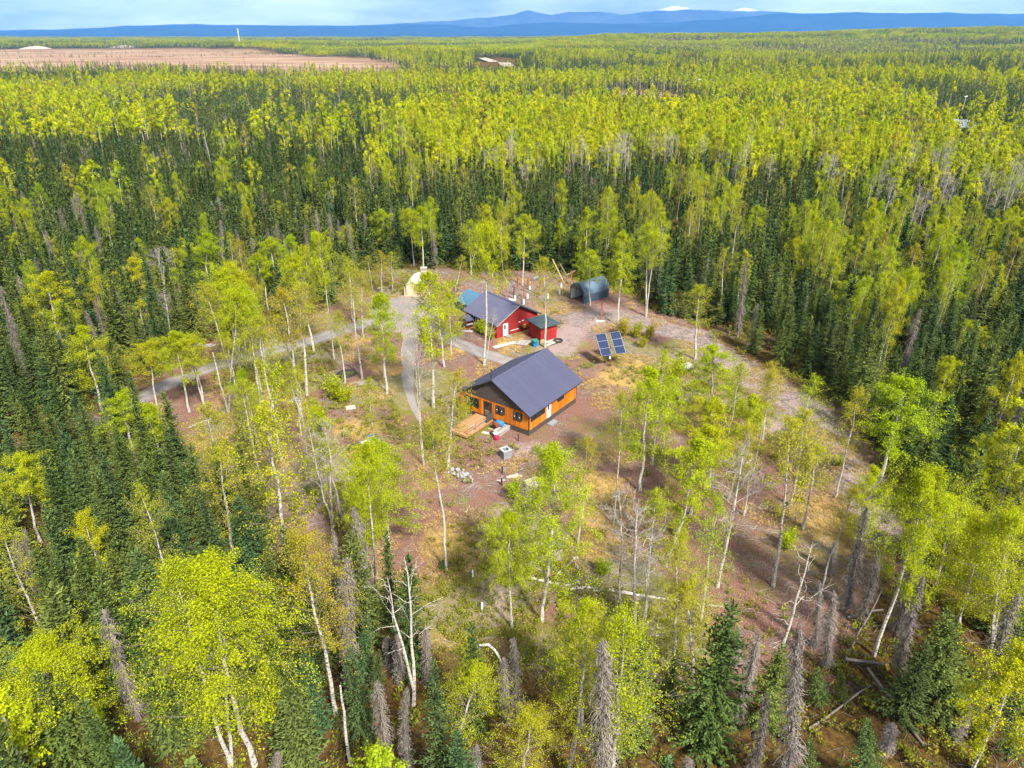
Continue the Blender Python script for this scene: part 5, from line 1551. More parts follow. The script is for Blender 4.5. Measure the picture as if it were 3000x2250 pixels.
MB().box(-0.12, 0.12, -0.2, -0.08, 1.1, 1.45).build('switch_box', M['white_paint'], so)

# ------------------------------------------------------------------ things lying about the clearing
def put(name, mb, m, label, cat, loc, rz=0.0, group=None, smooth=False):
    o = mb.build(name, m, None, smooth)
    o.location = loc; o.rotation_euler = (0, 0, rz)
    return tag(o, label, cat, group)

def pallet(label, loc, rz, m=None, tilt=0.0, n=7, w=1.2, l=1.05, group=None):
    m = m or M['grey_wood']
    t = thing('pallet', label, 'pallet', loc, rz, group)
    t.rotation_euler = (tilt, 0, rz)
    sl = MB().box(-w / 2, w / 2, 0.0, l / n * 0.66, 0.105, 0.125).mesh('slat', m)
    for k in range(n):
        o = link('slat', sl, t); o.location = (0, -l / 2 + k * l / n, rng.random() * 0.006)
    for x in (-w / 2, -0.04, w / 2 - 0.08):
        MB().box(x, x + 0.08, -l / 2, l / 2, 0.02, 0.104).build('runner', m, t)
    for y in (-l / 2, 0, l / 2 - 0.1):
        MB().box(-w / 2, w / 2, y, y + 0.1, 0.0, 0.019).build('bottom_slat', m, t)
    return t
pallet('small pale pallet on the grass left of the spur track', (-20.7, 80.4, 0), 0.3, M['pale_wood'])
pallet('weathered pallet below the birch beside a plank sheet', (2.3, 63.4, 0), 0.55, M['pale_wood'], n=9, w=1.6, l=1.7)
pallet('striped pallet lying right in the pallet heap', (3.9, 51.7, 0), -0.08, M['pale_wood'], n=10, w=1.45, l=1.4)
pallet('grey pallet lying left in the pallet heap', (2.35, 51.4, 0), 0.06, M['grey_wood'], n=9, w=1.3, l=1.2)
pallet('pallet with wide gaps at the lower left of the heap', (2.1, 50.2, 0), 1.57, M['pale_wood'], n=6, w=0.9, l=1.1)
pallet('dark bluish pallet at the lower right of the heap', (3.75, 49.9, 0), 1.5, M['dark_brown'], n=7, w=0.9, l=1.4)
pallet('pale pallet at the top of the heap', (4.0, 53.3, 0), -0.1, M['stone'], n=6, w=1.7, l=0.9)
pallet('thin pallet fragment left of the top of the heap', (2.6, 53.3, 0), 0.05, M['pale_wood'], n=3, w=1.1, l=0.45)
put('plank_sheet', MB().box(-0.7, 0.7, -0.5, 0.5, 0, 0.03), M['pale_wood'], 'pale board sheet lying beside the weathered pallet', 'board', (1.75, 62.4, 0.01), 0.55)

# birch log sections in a row, then the long felled stem
LOGP = [(1.95, 48.45), (2.55, 48.2), (3.35, 47.95), (3.95, 47.75), (4.45, 47.6), (4.85, 47.62), (5.25, 47.15), (5.75, 47.95), (5.9, 47.25), (6.35, 47.35), (6.95, 47.3), (7.25, 46.9)]
ORD = ['first', 'second', 'third', 'fourth', 'fifth', 'sixth', 'seventh', 'eighth', 'ninth', 'tenth', 'eleventh', 'twelfth']
for k, (x, y) in enumerate(LOGP):
    ln = (0.5, 0.45, 0.55, 0.4, 0.45, 0.5, 0.55, 0.5, 0.5, 0.55, 0.95, 0.55)[k]
    a = (-0.25, -0.2, -0.4, -0.2, -0.1, 0.05, 0.25, 1.9, -0.1, -0.3, -0.2, -0.25)[k]
    mb = MB(); mb.tube([(-ln / 2, 0, 0.12), (0, 0.01, 0.125), (ln / 2, 0, 0.12)], [0.12, 0.125, 0.115], 9)
    put('log_round', mb, M['birch_bark'], ORD[k] + ' short white birch log in the row, counted from the pallet heap', 'log', (x, y, 0), a, 'birch log rounds in a row', True)
pts = [(8.3, 47.05, 0.13), (9.6, 46.7, 0.14), (11, 46.35, 0.13), (12.5, 46.0, 0.12), (14, 45.75, 0.1), (15.8, 45.4, 0.08), (17.6, 45.1, 0.05)]
put('fallen_log', MB().tube(pts, [0.16, 0.15, 0.14, 0.12, 0.10, 0.08, 0.04], 9), M['birch_bark'], 'long felled white birch stem lying across the lower right clearing', 'log', (0, 0, 0), 0, None, True)
def log(p, q, r0, r1, m, label, nm='fallen_log', z0=None):
    p = np.array(p, float); q = np.array(q, float)
    t = np.linspace(0, 1, 6)
    pts = p[None] * (1 - t[:, None]) + q[None] * t[:, None]
    pts[1:-1] += rng.normal(size=(4, 3)) * 0.05 * np.array([1, 1, 0.4])
    put(nm, MB().tube(pts, np.linspace(r0, r1, 6), 7), m, label, 'log', (0, 0, 0), 0, None, True)
log((3.48, 48.33, .1), (5.5, 50.95, .1), .07, .05, M['birch_bark'], 'thin white pole lying slantwise right of the pallet heap')
log((5.72, 50.68, .1), (6.0, 49.6, .1), .06, .05, M['birch_bark'], 'short white pole right of the slanting thin pole')
log((5.55, 51.05, .12), (5.95, 51.3, .12), .13, .12, M['birch_bark'], 'stubby log at the head of the thin white pole')
log((25.0, 38.7, 1.0), (28.2, 38.1, .9), .13, .10, M['grey_bark'], 'grey log lying level across the crossed logs, lower right')
log((27.9, 38.0, .9), (29.4, 32.4, .12), .16, .13, M['rust_dark'], 'brown snapped spruce log with a fresh pale break, lower right')
log((27.86, 38.2, .93), (27.98, 37.7, .86), .165, .165, M['yellow_paint'], 'pale splintered break at the end of the brown log')
log((26.5, 38.2, .6), (27.7, 32.1, .1), .12, .10, M['grey_bark'], 'dark grey log beside the brown snapped log')
log((20.4, 33.4, .15), (26.1, 36.7, .5), .09, .06, M['grey_bark'], 'slim grey pole lying slantwise below the crossed logs')
log((27.5, 43.8, .15), (30.7, 44.5, .3), .1, .07, M['pale_twig'], 'pale grey log lying behind the dead spruces, upper of two')
log((27.0, 42.6, .15), (29.9, 42.9, .2), .08, .06, M['grey_bark'], 'thin brown log lying behind the dead spruces, lower of two')
log((25.2, 39.1, .2), (29.5, 43.6, 3.4), .09, .04, M['grey_bark'], 'dead pole leaning up from the crossed logs')
log((28.86, 84.56, .15), (31.7, 78.8, .15), .14, .08, M['grey_bark'], 'grey fallen tree along the upper edge of the right clearing')
log((38.4, 61.8, .1), (38.55, 61.5, .1), .1, .1, M['birch_bark'], 'tiny white log beside the foot of the large leaning birch')
log((38.6, 61.2, .1), (38.9, 60.6, .1), .1, .1, M['birch_bark'], 'white log just below the tiny one at the leaning birch')
log((-39.3, 75.05, .12), (-37.4, 77.4, .1), .12, .08, M['pale_twig'], 'pale log below the broken snag on the red litter')
log((-37.3, 77.5, .1), (-35.9, 79.0, .1), .1, .12, M['grey_bark'], 'dark log ending at the foot of the forked birch')
log((-34.6, 78.2, .1), (-33.0, 79.3, .1), .12, .1, M['pale_wood'], 'pale split board log right of the forked birch')
log((-36.6, 84.2, .1), (-34.2, 83.5, .1), .05, .04, M['rust'], 'thin reddish pole on the litter above the forked birch')
log((-24.3, 94.2, .15), (-22.6, 92.2, .2), .06, .06, M['pale_twig'], 'crooked pale branch above the dark fire pit')
log((-22.6, 92.2, .2), (-21.2, 90.4, .1), .06, .04, M['pale_twig'], 'crooked pale branch continuing beside the dark fire pit')
log((-12.3, 61.2, .05), (-10.0, 60.6, .05), .03, .03, M['pale_twig'], 'thin grey stick on the litter left of the tan grass patch')
log((-4.7, 58.2, .06), (-4.3, 59.3, .06), .05, .04, M['birch_bark'], 'short white stick above the tan grass patch')
log((2.0, 45.9, .05), (4.3, 45.6, .05), .04, .03, M['pale_twig'], 'thin pale stick below the log row')
log((-1.8, 36.8, .08), (-0.5, 38.4, .1), .05, .03, M['pale_twig'], 'pale dead limb on red litter beside the shaggy spruces')
log((37.0, 66.0, .1), (34.4, 73.5, .1), .11, .07, M['grey_bark'], 'dark log on the outer side of the mulched trail')
log((33.5, 76.0, .1), (38.0, 79.5, .5), .1, .06, M['grey_bark'], 'grey log pushed against the trees beside the mulched trail')
log((31.0, 83.5, .1), (36.5, 82.2, .4), .1, .06, M['grey_bark'], 'grey log at the upper side of the mulched trail')
# arched birch: trunk bowed over, crown hanging
ax = [(0.1, 34.8, 0), (-0.24, 34.8, 2.3), (-0.58, 34.8, 4.28), (-0.87, 34.8, 5.39), (-1.14, 34.8, 6.02), (-1.59, 34.8, 6.55), (-2.16, 34.8, 6.47), (-2.6, 34.8, 5.95)]
ab = thing('arched_birch', 'white birch bowed over in an arch at the bottom centre', 'birch', (0.1, 34.8, 0))
MB().tube(np.array(ax) - np.array([0.1, 34.8, 0]), [.11, .105, .10, .095, .09, .085, .07, .04], 8).build('trunk', M['birch_bark'], ab, True)
cw = MB()
c = np.array([-3.0, 0.1, 4.4]) + rng.normal(size=(2600, 3)) * np.array([0.9, 0.8, 1.3])
kites(cw, c, unit(rng.normal(size=(2600, 3)) + np.array([0, 0, -.5])), np.full(2600, .05), np.full(2600, .036), rng)
cw.build('crown', M['leaf_yellow'], ab)

# --- beside the cabin
uA = np.array([math.cos(R(53.87)), math.sin(R(53.87))]); vA = np.array([-uA[1], uA[0]])
def cl(x, y, z=0.0):
    p = np.array([2.02, 73.28]) + uA * x + vA * y
    return (float(p[0]), float(p[1]), z)
AC = R(53.87)
def drum(label, loc, rz, m, r=0.29, l=0.88, lying=False, nm='drum', lid=None):
    t = thing(nm, label, 'drum', loc, rz)
    h = [0, 0.02, 0.33 * l, 0.35 * l, 0.37 * l, 0.64 * l, 0.66 * l, 0.68 * l, l - 0.02, l]
    rr = [r * 0.97, r * 1.03, r, r * 1.04, r, r, r * 1.04, r, r * 1.03, r * 0.97]
    P_ = [((q - l / 2) if lying else 0, 0, (r * 1.02) if lying else q) for q in h]
    MB().tube(P_, rr, 16).build('body', m, t, True)
    if lid:
        MB().tube([(0, 0, l), (0, 0, l + 0.05)], [r * 1.05, r * 1.0], 16).build('lid', lid, t)
    return t
LPX, LPY = -1.05, 3.35
stack = thing('lumber_stack', 'stack of weathered boards under the cabin front windows', 'lumber', cl(LPX, LPY), AC)
bd = MB().box(-1.1, 1.1, 0.0, 0.16, 0, 0.045).mesh('board', M['grey_wood'])
for lv_ in range(7):
    for k in range(5 - (lv_ % 3 == 2)):
        o = link('board', bd, stack)
        o.location = (rng.normal() * 0.08, -0.55 + k * 0.21 + rng.normal() * 0.03, 0.03 + lv_ * 0.075)
        o.rotation_euler = (0, 0, rng.normal() * 0.04 + (1.57 if False else 0))
drum('blue plastic drum lying on the lumber stack under the cabin window', cl(-0.75, 3.75, 0.56), AC + 1.5, M['blue_plastic'], 0.32, 0.95, True)
drum('rust brown steel drum lying in front of the blue drum', cl(-1.2, 4.0, 0.56), AC + 1.25, M['rust_dark'], 0.29, 0.88, True)
drum('red plastic drum standing with white lid beside the lumber stack', (-1.86, 72.55, 0), 0, M['red_plastic'], 0.30, 0.8, lid=M['white_paint'])
put('board', MB().box(-.65, .65, -.25, .25, 0, .03), M['pale_wood'], 'cream board on the ground between deck and red drum', 'board', (-3.0, 74.0, .01), -0.35)
put('board', MB().box(-.6, .6, -.2, .2, 0, .04), M['stone'], 'white board leaning across the lumber stack', 'board', (-1.75, 73.7, .3), 0.4)
put('board', MB().box(-.45, .45, -.16, .16, 0, .04), M['tan_wood'], 'tan board beside the deck corner', 'board', (-2.45, 74.9, .05), -0.3)
put('crate', MB().box(-.3, .3, -.25, .25, 0, .28).box(-.33, .33, -.28, .28, .282, .32), M['dark_trim'], 'dark crate beside the red drum', 'crate', (-2.3, 73.7, 0), 0.5)
put('vent_post', MB().tube([(0, 0, 0), (0, 0, .75)], [.06, .06], 8).tube([(0, 0, .75), (0, 0, .9)], [.1, .09], 8), M['dark_trim'], 'short black vent post near the cabin front corner', 'post', (0.75, 72.2, 0))
tb = thing('concrete_tank', 'grey block tank with pale rim on bare ground before the cabin', 'tank', (-0.75, 68.6, 0), 0.55)
for k in range(4):
    for (x0, x1, y0, y1) in ((-.5, .0, -.5, -.36), (.0, .5, -.5, -.36), (-.5, 0, .36, .5), (0, .5, .36, .5), (-.5, -.36, -.35, .35), (.36, .5, -.35, .35)):
        MB().box(x0 + .006, x1 - .006, y0, y1, k * .26 + .005, k * .26 + .25).build('block', M['concrete'], tb)
MB().box(-.35, .35, -.35, .35, .02, .6).build('fill', M['dark_brown'], tb)
for (x0, x1, y0, y1) in ((-.54, .54, -.54, -.34), (-.54, .54, .34, .54), (-.54, -.34, -.338, .338), (.34, .54, -.338, .338)):
    MB().box(x0, x1, y0, y1, 1.045, 1.09).build('rim', M['concrete_pale'], tb)
for k, (x, y) in enumerate(((-1.06, 65.3), (-1.1, 63.0))):
    put('pipe_stub', MB().tube([(0, 0, 0), (0, 0, .75)], [.09, .085], 9).tube([(0, 0, .76), (0, 0, .86)], [.11, .1], 9), M['black_rubber'], ('black pipe stub on bare ground, farther of two', 'black pipe stub on bare ground, nearer of two')[k], 'pipe', (x, y, 0))
put('board', MB().box(-.45, .45, -.12, .12, 0, .05), M['stone'], 'short white board between the two black pipe stubs', 'board', (-1.2, 63.9, .01), 0.15)
put('board', MB().box(-.7, .7, -.2, .2, 0, .05), M['pale_wood'], 'pale plank right of the black pipe stubs', 'board', (0.05, 64.75, .01), 0.45)
put('board', MB().box(-.55, .55, -.18, .18, 0, .04), M['tan_wood'], 'tan plank under the pale plank right of the stubs', 'board', (0.55, 64.6, .005), 0.3)
# stone heap: every stone a thing of its own heap
sh_ = thing('stone_heap', 'heap of pale broken stones left of the black pipe stubs', 'stone heap', (-5.5, 64.8, 0))
def stone_mesh(seed, s):
    r = np.random.default_rng(seed)
    v = unit(r.normal(size=(14, 3))) * (0.7 + 0.5 * r.random((14, 1))) * s * np.array([1.2, 0.9, 0.6])
    import bmesh
    bm = bmesh.new()
    for p in v: bm.verts.new(p)
    bmesh.ops.convex_hull(bm, input=bm.verts)
    me = bpy.data.meshes.new('stone'); bm.to_mesh(me); bm.free()
    me.materials.append(M['stone'])
    return me
SM = [stone_mesh(k, 0.2) for k in range(6)]
for k in range(58):
    t = rng.random()
    x = -0.9 + 1.9 * t + rng.normal() * 0.34; y = 0.75 - 1.7 * t + rng.normal() * 0.34
    o = link('stone', SM[k % 6], sh_); o.location = (x, y, 0.1 + 0.22 * rng.random()); o.rotation_euler = tuple(rng.random(3) * 6); o.scale = (rng.uniform(.5, 1.4),) * 3
# coils and hose left of the cabin
def coil(label, loc, r, m, n=4, nm='hose_coil'):
    a = np.linspace(0, n * 2 * PI, n * 22)
    rr = r * (1 - 0.05 * np.sin(a * 0.37)) + 0.03 * np.sin(a * 1.3)
    mb = MB().tube(np.column_stack([rr * np.cos(a), rr * np.sin(a), 0.05 + 0.035 * a / (2 * PI) + 0.02 * np.sin(a * 2)]), 0.04, 5)
    return put(nm, mb, m, label, 'hose', loc, 0, None, True)
coil('bright pink hose coil on the ground left of the cabin', (-17.75, 69.0, 0), .72, M['pink_plastic'])
coil('blue hose coil beside the white box', (-16.4, 72.9, 0), .72, M['blue_plastic'])
coil('dark teal hose coil right of the blue coil', (-14.6, 72.3, 0), .75, M['roof_teal'], 2)
put('white_box', MB().box(-.5, .5, -.4, .4, 0, .3).box(-.52, .52, -.42, .42, .302, .36), M['white_paint'], 'white box between the pink and blue coils', 'box', (-17.05, 71.3, 0), 0.5)
put('plank', MB().box(-1.3, 1.3, -.22, .22, .0, .3), M['dark_brown'], 'dark trough beside the white box', 'trough', (-18.4, 70.7, 0), 0.75)
put('tarp_heap', MB().box(-.5, .5, -.3, .3, 0, .25).box(-.35, .3, -.2, .2, .252, .4), M['tarp_dark'], 'blue tarp bundle right of the white box', 'tarp', (-15.7, 71.4, 0), 0.4)

# --- beside the red house
wk = thing('boardwalk', 'angled plank boardwalk at the red house door', 'boardwalk', (0, 0, 0))
a = np.array([-2.6, 99.5]); b = np.array([0.75, 101.9]); dv = unit(b - a); pv = np.array([-dv[1], dv[0]])
for k in range(4):
    p, q = a + pv * (k * .26), b + pv * (k * .26)
    MB().bar((*p, .08), (*q, .08), .24, .05).build('board', M['pale_wood'], wk)
for k in range(9):
    p = np.array([0.85, 102.3]) + np.array([.62, -.78]) * (-.1) + np.array([.78, -.20]) * (k * .27)
    q = p + np.array([-.0, -2.1]) * .0 + np.array([.55, -.95]) * -1.2
    MB().bar((p[0] - .35, p[1] - 1.2, .08), (p[0] + .5, p[1] + .55, .08), .24, .05).build('board', M['grey_wood'], wk)
bn_ = thing('rubbish_bin', 'blue bin with green lid beside the boardwalk', 'bin', (3.6, 100.3, 0), 0.4)
MB().tube([(0, 0, 0), (0, 0, 1.0)], [.33, .40], 4).build('body', M['blue_plastic'], bn_)
MB().box(-.42, .42, -.40, .40, 1.005, 1.1).box(-.38, .38, .3, .44, 1.102, 1.16).build('lid', M['green_plastic'], bn_)
put('green_tote', MB().box(-.5, .5, -.35, .35, 0, .6).box(-.54, .54, -.39, .39, .602, .67), M['green_plastic'], 'green lidded tote behind the blue bin', 'tote', (3.5, 101.1, 0), 0.5)
lp = thing('lumber_pile', 'loose pile of pale boards before the red shed', 'lumber', (5.9, 101.6, 0), 0.6)
for k in range(9):
    o = MB().box(-.9, .9, -.09, .09, 0, .05).build('board', M['pale_wood'] if k % 3 else M['dark_trim'], lp)
    o.location = (rng.normal() * .25, -.6 + k * .15, .03 + .05 * (k % 3)); o.rotation_euler = (0, 0, rng.normal() * .15)
put('board', MB().box(-.5, .5, -.03, .03, 0, .6), M['tan_wood'], 'tan board leaning at the foot of the red shed', 'board', (4.8, 101.9, 0), 0.6)
a_ = np.linspace(0, 2 * PI, 25)
put('tyre', MB().tube(np.column_stack([.62 * np.cos(a_), .62 * np.sin(a_), np.full(25, .16)]), .15, 8, cap=False), M['black_rubber'], 'black tyre lying at the corner of the red shed', 'tyre', (7.2, 102.5, 0), 0, None, True)
tbl = thing('work_bench', 'small red work bench with a grey awning panel at the red house side', 'bench', (-6.9, 107.9, 0), R(38))
MB().box(-.6, .6, -.4, .4, .75, .82).build('top', M['grey_wood'], tbl)
for x in (-.55, .47):
    for y in (-.35, .27): MB().box(x, x + .08, y, y + .08, 0, .748).build('leg', M['red_paint'], tbl)
MB().poly([(-.9, -.5, 1.5), (.9, -.5, 1.5), (.9, .7, 2.15), (-.9, .7, 2.15), (-.9, -.5, 1.56), (.9, -.5, 1.56), (.9, .7, 2.21), (-.9, .7, 2.21)], [(0, 3, 2, 1), (0, 1, 5, 4), (1, 2, 6, 5), (2, 3, 7, 6), (3, 0, 4, 7), (4, 5, 6, 7)]).build('awning', M['roof_blue'], tbl)
for x in (-.85, .79): MB().box(x, x + .06, -.45, -.39, 0, 1.5).build('awning_post', M['red_paint'], tbl)
put('board', MB().box(-.5, .5, -.35, .35, 0, .05), M['stone'], 'white sheet on the ground beside the work bench', 'board', (-7.6, 106.6, .01), 0.3)
put('shelf_scrap', MB().box(-.6, .6, -.12, .12, 0, .06).box(-.2, .7, .1, .3, .062, .12), M['grey_wood'], 'grey scrap timber beside the work bench', 'scrap', (-6.9, 106.6, .01), -0.6)

# --- building site behind the red house: white footings, rusty posts, leaning beams
FT = [(-5.2, 123.5), (0.55, 121.6), (2.05, 119.4), (2.8, 122.5), (3.3, 126.8), (6.5, 122.6), (9.3, 128.6), (8.75, 125.0)]
FTL = ['hidden leftmost behind the roof', 'below the leaning beams', 'nearest the red house roof', 'right of the leaning beams', 'farther back right of the beams', 'alone before the olive birch', 'farthest right near the hoop shelter', 'left of the hoop shelter mouth']
for k, (x, y) in enumerate(FT):
    put('concrete_footing', MB().tube([(0, 0, 0), (0, 0, .85)], [.17, .165], 12), M['white_paint'], 'white footing cylinder ' + FTL[k], 'footing', (x, y, 0), 0, None, True)
PT = [(-1.1, 123.4, 2.2), (2.2, 122.7, 2.0), (1.1, 127.9, 2.2), (3.05, 128.8, 1.9), (11.3, 130.5, 2.6), (10.1, 129.7, 1.6), (5.3, 128.2, 1.5), (0.4, 121.9, 2.4)]
PTL = ['left of the leaning beams', 'standing between two white footings', 'behind the leaning beams', 'right of the post behind the beams', 'tall beside the hoop shelter corner', 'short beside the hoop shelter corner', 'half hidden by the olive birch', 'dark on the footing below the beams']
for k, (x, y, h) in enumerate(PT):
    put('rusty_post', MB().box(-.1, .1, -.1, .1, 0, h).box(-.14, .14, -.14, .14, h + .002, h + .05), M['rust'] if k < 7 else M['rust_dark'], 'rust orange post ' + PTL[k], 'post', (x, y, 0), 0.3 * k)
BM_ = [((-1.7, 128.5, 2.6), (1.0, 123.0, .2), 'pale beam leaning down toward the red house roof'), ((.6, 125.0, 1.9), (2.4, 119.6, .3), 'second pale beam leaning right of the first'), ((1.9, 126.8, .9), (5.0, 122.9, .5), 'dark beam lying low behind the footings'),
       ((8.0, 136.5, 3.2), (9.9, 130.6, .4), 'tan beam leaning steeply behind the olive birch'), ((9.4, 135.5, 2.6), (11.6, 128.4, .3), 'grey beam leaning toward the hoop shelter'), ((8.9, 131.8, .6), (12.3, 132.6, 2.2), 'crossing beam behind the hoop shelter corner')]
for k, (p, q, lab) in enumerate(BM_):
    put('timber_beam', MB().bar(p, q, .14, .11), (M['grey_bark'], M['grey_bark'], M['dark_brown'], M['tan_wood'], M['grey_bark'], M['grey_bark'])[k], lab, 'beam', (0, 0, 0))
put('slab', MB().box(-1.1, 1.1, -.5, .5, 0, .07), M['white_paint'], 'pale slab on the ground behind the red house ridge', 'slab', (-0.6, 121.6, .01), 0.2)
wp = thing('wire_post', 'rusty guyed post on the bare ground before the hoop shelter', 'post', (15.0, 112.2, 0))
MB().box(-.09, .09, -.09, .09, 0, 3.1).build('post', M['rust'], wp)
for s in (-1.6, 1.2): MB().bar((0, 0, 2.0), (s, -.8, 0.02), .025, .025).build('guy_wire', M['dark_trim'], wp)
put('board', MB().box(-.75, .75, -.2, .2, 0, .08), M['white_paint'], 'white plank on the ground below the guyed post', 'board', (14.8, 111.0, .01), -0.05)
gp_ = thing('crate_stack', 'tall grey crate stack right behind the tan tent', 'crate stack', (-17.0, 132.6, 0), 0.1)
for k in range(7):
    MB().box(-.6, .6, -.5, .5, k * .4 + .01, k * .4 + .30).build('crate', M['stone'] if k % 2 else M['grey_wood'], gp_)
    MB().box(-.64, .64, -.54, .54, k * .4 + .302, k * .4 + .36).build('crate_lid', M['grey_wood'], gp_)
ps = thing('plank_heap', 'heap of boards on the verge left of the tan tent', 'lumber', (-24.0, 127.3, 0), 0.2)
for k in range(12):
    o = MB().box(-.9, .9, -.1, .1, 0, .06).build('board', (M['grey_wood'], M['tan_wood'], M['stone'])[k % 3], ps)
    o.location = (rng.normal() * .3, -.7 + .12 * k, .05 + .09 * (k % 4)); o.rotation_euler = (0, 0, rng.normal() * .35)
put('silver_drum', MB().tube([(-1.0, 0, .35), (1.0, 0, .35)], [.35, .35], 12), M['steel'], 'silvery culvert pipe at the forest edge behind the red house', 'pipe', (4.6, 133.4, 0), 0.9, None, True)
for k in range(7):
    put('rock', MB(), M['stone'], 'x', 'rock', (0, 0, 0)) if False else None
rk = thing('rock_heap', 'small white rock heap at the spruce edge behind the red house', 'rock heap', (-3.2, 136.3, 0))
for k in range(9):
    o = link('rock', SM[k % 6], rk); o.location = (rng.normal() * .8, rng.normal() * .4, .15); o.rotation_euler = tuple(rng.random(3) * 6); o.scale = (rng.uniform(1, 2),) * 3
# --- along the drive
fp_ = thing('branch_pile', 'grey pile of cut branches at the foot of an olive birch', 'branch pile', (-19.9, 87.4, 0))
for k in range(16):
    o = MB().tube([(-1.3, 0, .05), (0, .03, .08), (1.3, 0, .05)], [.05, .045, .03], 5).build('branch', M['pale_twig'] if k % 2 else M['grey_bark'], fp_)
    o.location = (rng.normal() * .3, -.6 + k * .08, .04 + .12 * rng.random()); o.rotation_euler = (0, 0, .25 + rng.normal() * .15)
b2 = thing('brush_heap', 'dark heap of short sticks right of the forked birch', 'brush heap', (-36.5, 83.2, 0))
for k in range(22):
    o = MB().tube([(-.6, 0, .05), (.6, 0, .05)], [.04, .03], 4).build('stick', M['grey_bark'], b2)
    o.location = (rng.normal() * .35, rng.normal() * .3, .05 + .35 * rng.random()); o.rotation_euler = (rng.normal() * .2, rng.normal() * .3, rng.random() * 6)
put('fire_pit', MB().tube([(0, 0, 0), (0, 0, .12)], [1.5, 1.35], 18), M['black_rubber'], 'round dark fire pit left of the branch pile', 'fire pit', (-23.4, 90.6, 0))
for k, (x, y, m, lab) in enumerate(((-48.4, 100.9, 'stone', 'pale metal sheet beyond the drive at the left forest edge'), (-46.5, 100.6, 'stone', 'white panel lying right of the pale sheet beyond the drive'), (-47.4, 101.5, 'rust_dark', 'dark scrap heap between the sheets beyond the drive'))):
    put('scrap_sheet', MB().box(-.9, .9, -.45, .45, .05, .12).box(-.6, .5, -.3, .3, .122, .3), M[m], lab, 'scrap', (x, y, 0), 0.2 * k)
bs = thing('board_stack', 'small grey board stack under olive birches in the left clearing', 'lumber', (-28.0, 82.3, 0), 0.3)
for k in range(5):
    o = MB().box(-.7, .7, -.4, .4, 0, .05).build('board', M['stone'], bs); o.location = (rng.normal() * .08, rng.normal() * .06, .03 + k * .08)
put('stake', MB().box(-.05, .05, -.05, .05, 0, .75), M['white_paint'], 'white stake on the litter, farther of two', 'stake', (-3.46, 48.8, 0))
put('stake', MB().box(-.07, .07, -.07, .07, 0, .85), M['white_paint'], 'white stake on the litter, nearer of two', 'stake', (-2.47, 44.7, 0))
tr = thing('trailer', 'grey flat trailer half hidden by shrubs above the right clearing', 'trailer', (25.0, 91.9, 0), 0.4)
MB().box(-1.1, 1.1, -.6, .6, .45, .55).build('bed', M['steel'], tr)
for y in (-.66, .58): MB().tube([(0, y, .28), (0, y + .1, .28)], [.28, .28], 12).build('wheel', M['black_rubber'], tr)
MB().bar((-1.1, 0, .45), (-1.9, 0, .35), .08, .08).build('drawbar', M['steel'], tr)
MB().box(-.9, .7, -.5, .5, .552, .9).build('load', M['stone'], tr)

# --- shrubs set one by one
def make_shrub(seed, h=2.0, r0=1.0, n=1500, ls=.1):
    r = np.random.default_rng(seed)
    tk, cw = MB(), MB()
    P = []
    for k in range(18):
        az = r.random() * 6.28; e = r.uniform(.1, .55)
        tip = np.array([math.cos(az) * r0 * e * 1.7, math.sin(az) * r0 * e * 1.7, h * r.uniform(.6, 1.05)])
        p = [np.array([math.cos(az) * .1, math.sin(az) * .1, 0]), tip * .5 + r.normal(size=3) * .08, tip]
        tk.tube(p, [.022, .014, .005], 3, 0, cap=False)
        for q in range(10):
            s = r.uniform(.3, 1.05); P.append(p[0] * (1 - s) + tip * s + r.normal(size=3) * .16)
    P = np.array(P)
    c = P[r.integers(0, len(P), n)] + r.normal(size=(n, 3)) * .14
    c[:, 2] = np.abs(c[:, 2])
    sz = ls * r.uniform(.7, 1.3, n)
    kites(cw, c, unit(r.normal(size=(n, 3))), sz * .6, sz * .45, r)
    return tk, cw
SHR = [two(make_shrub(900 + k), [M['twig']], M['leaf_shrub'], 'shrub') for k in range(3)]
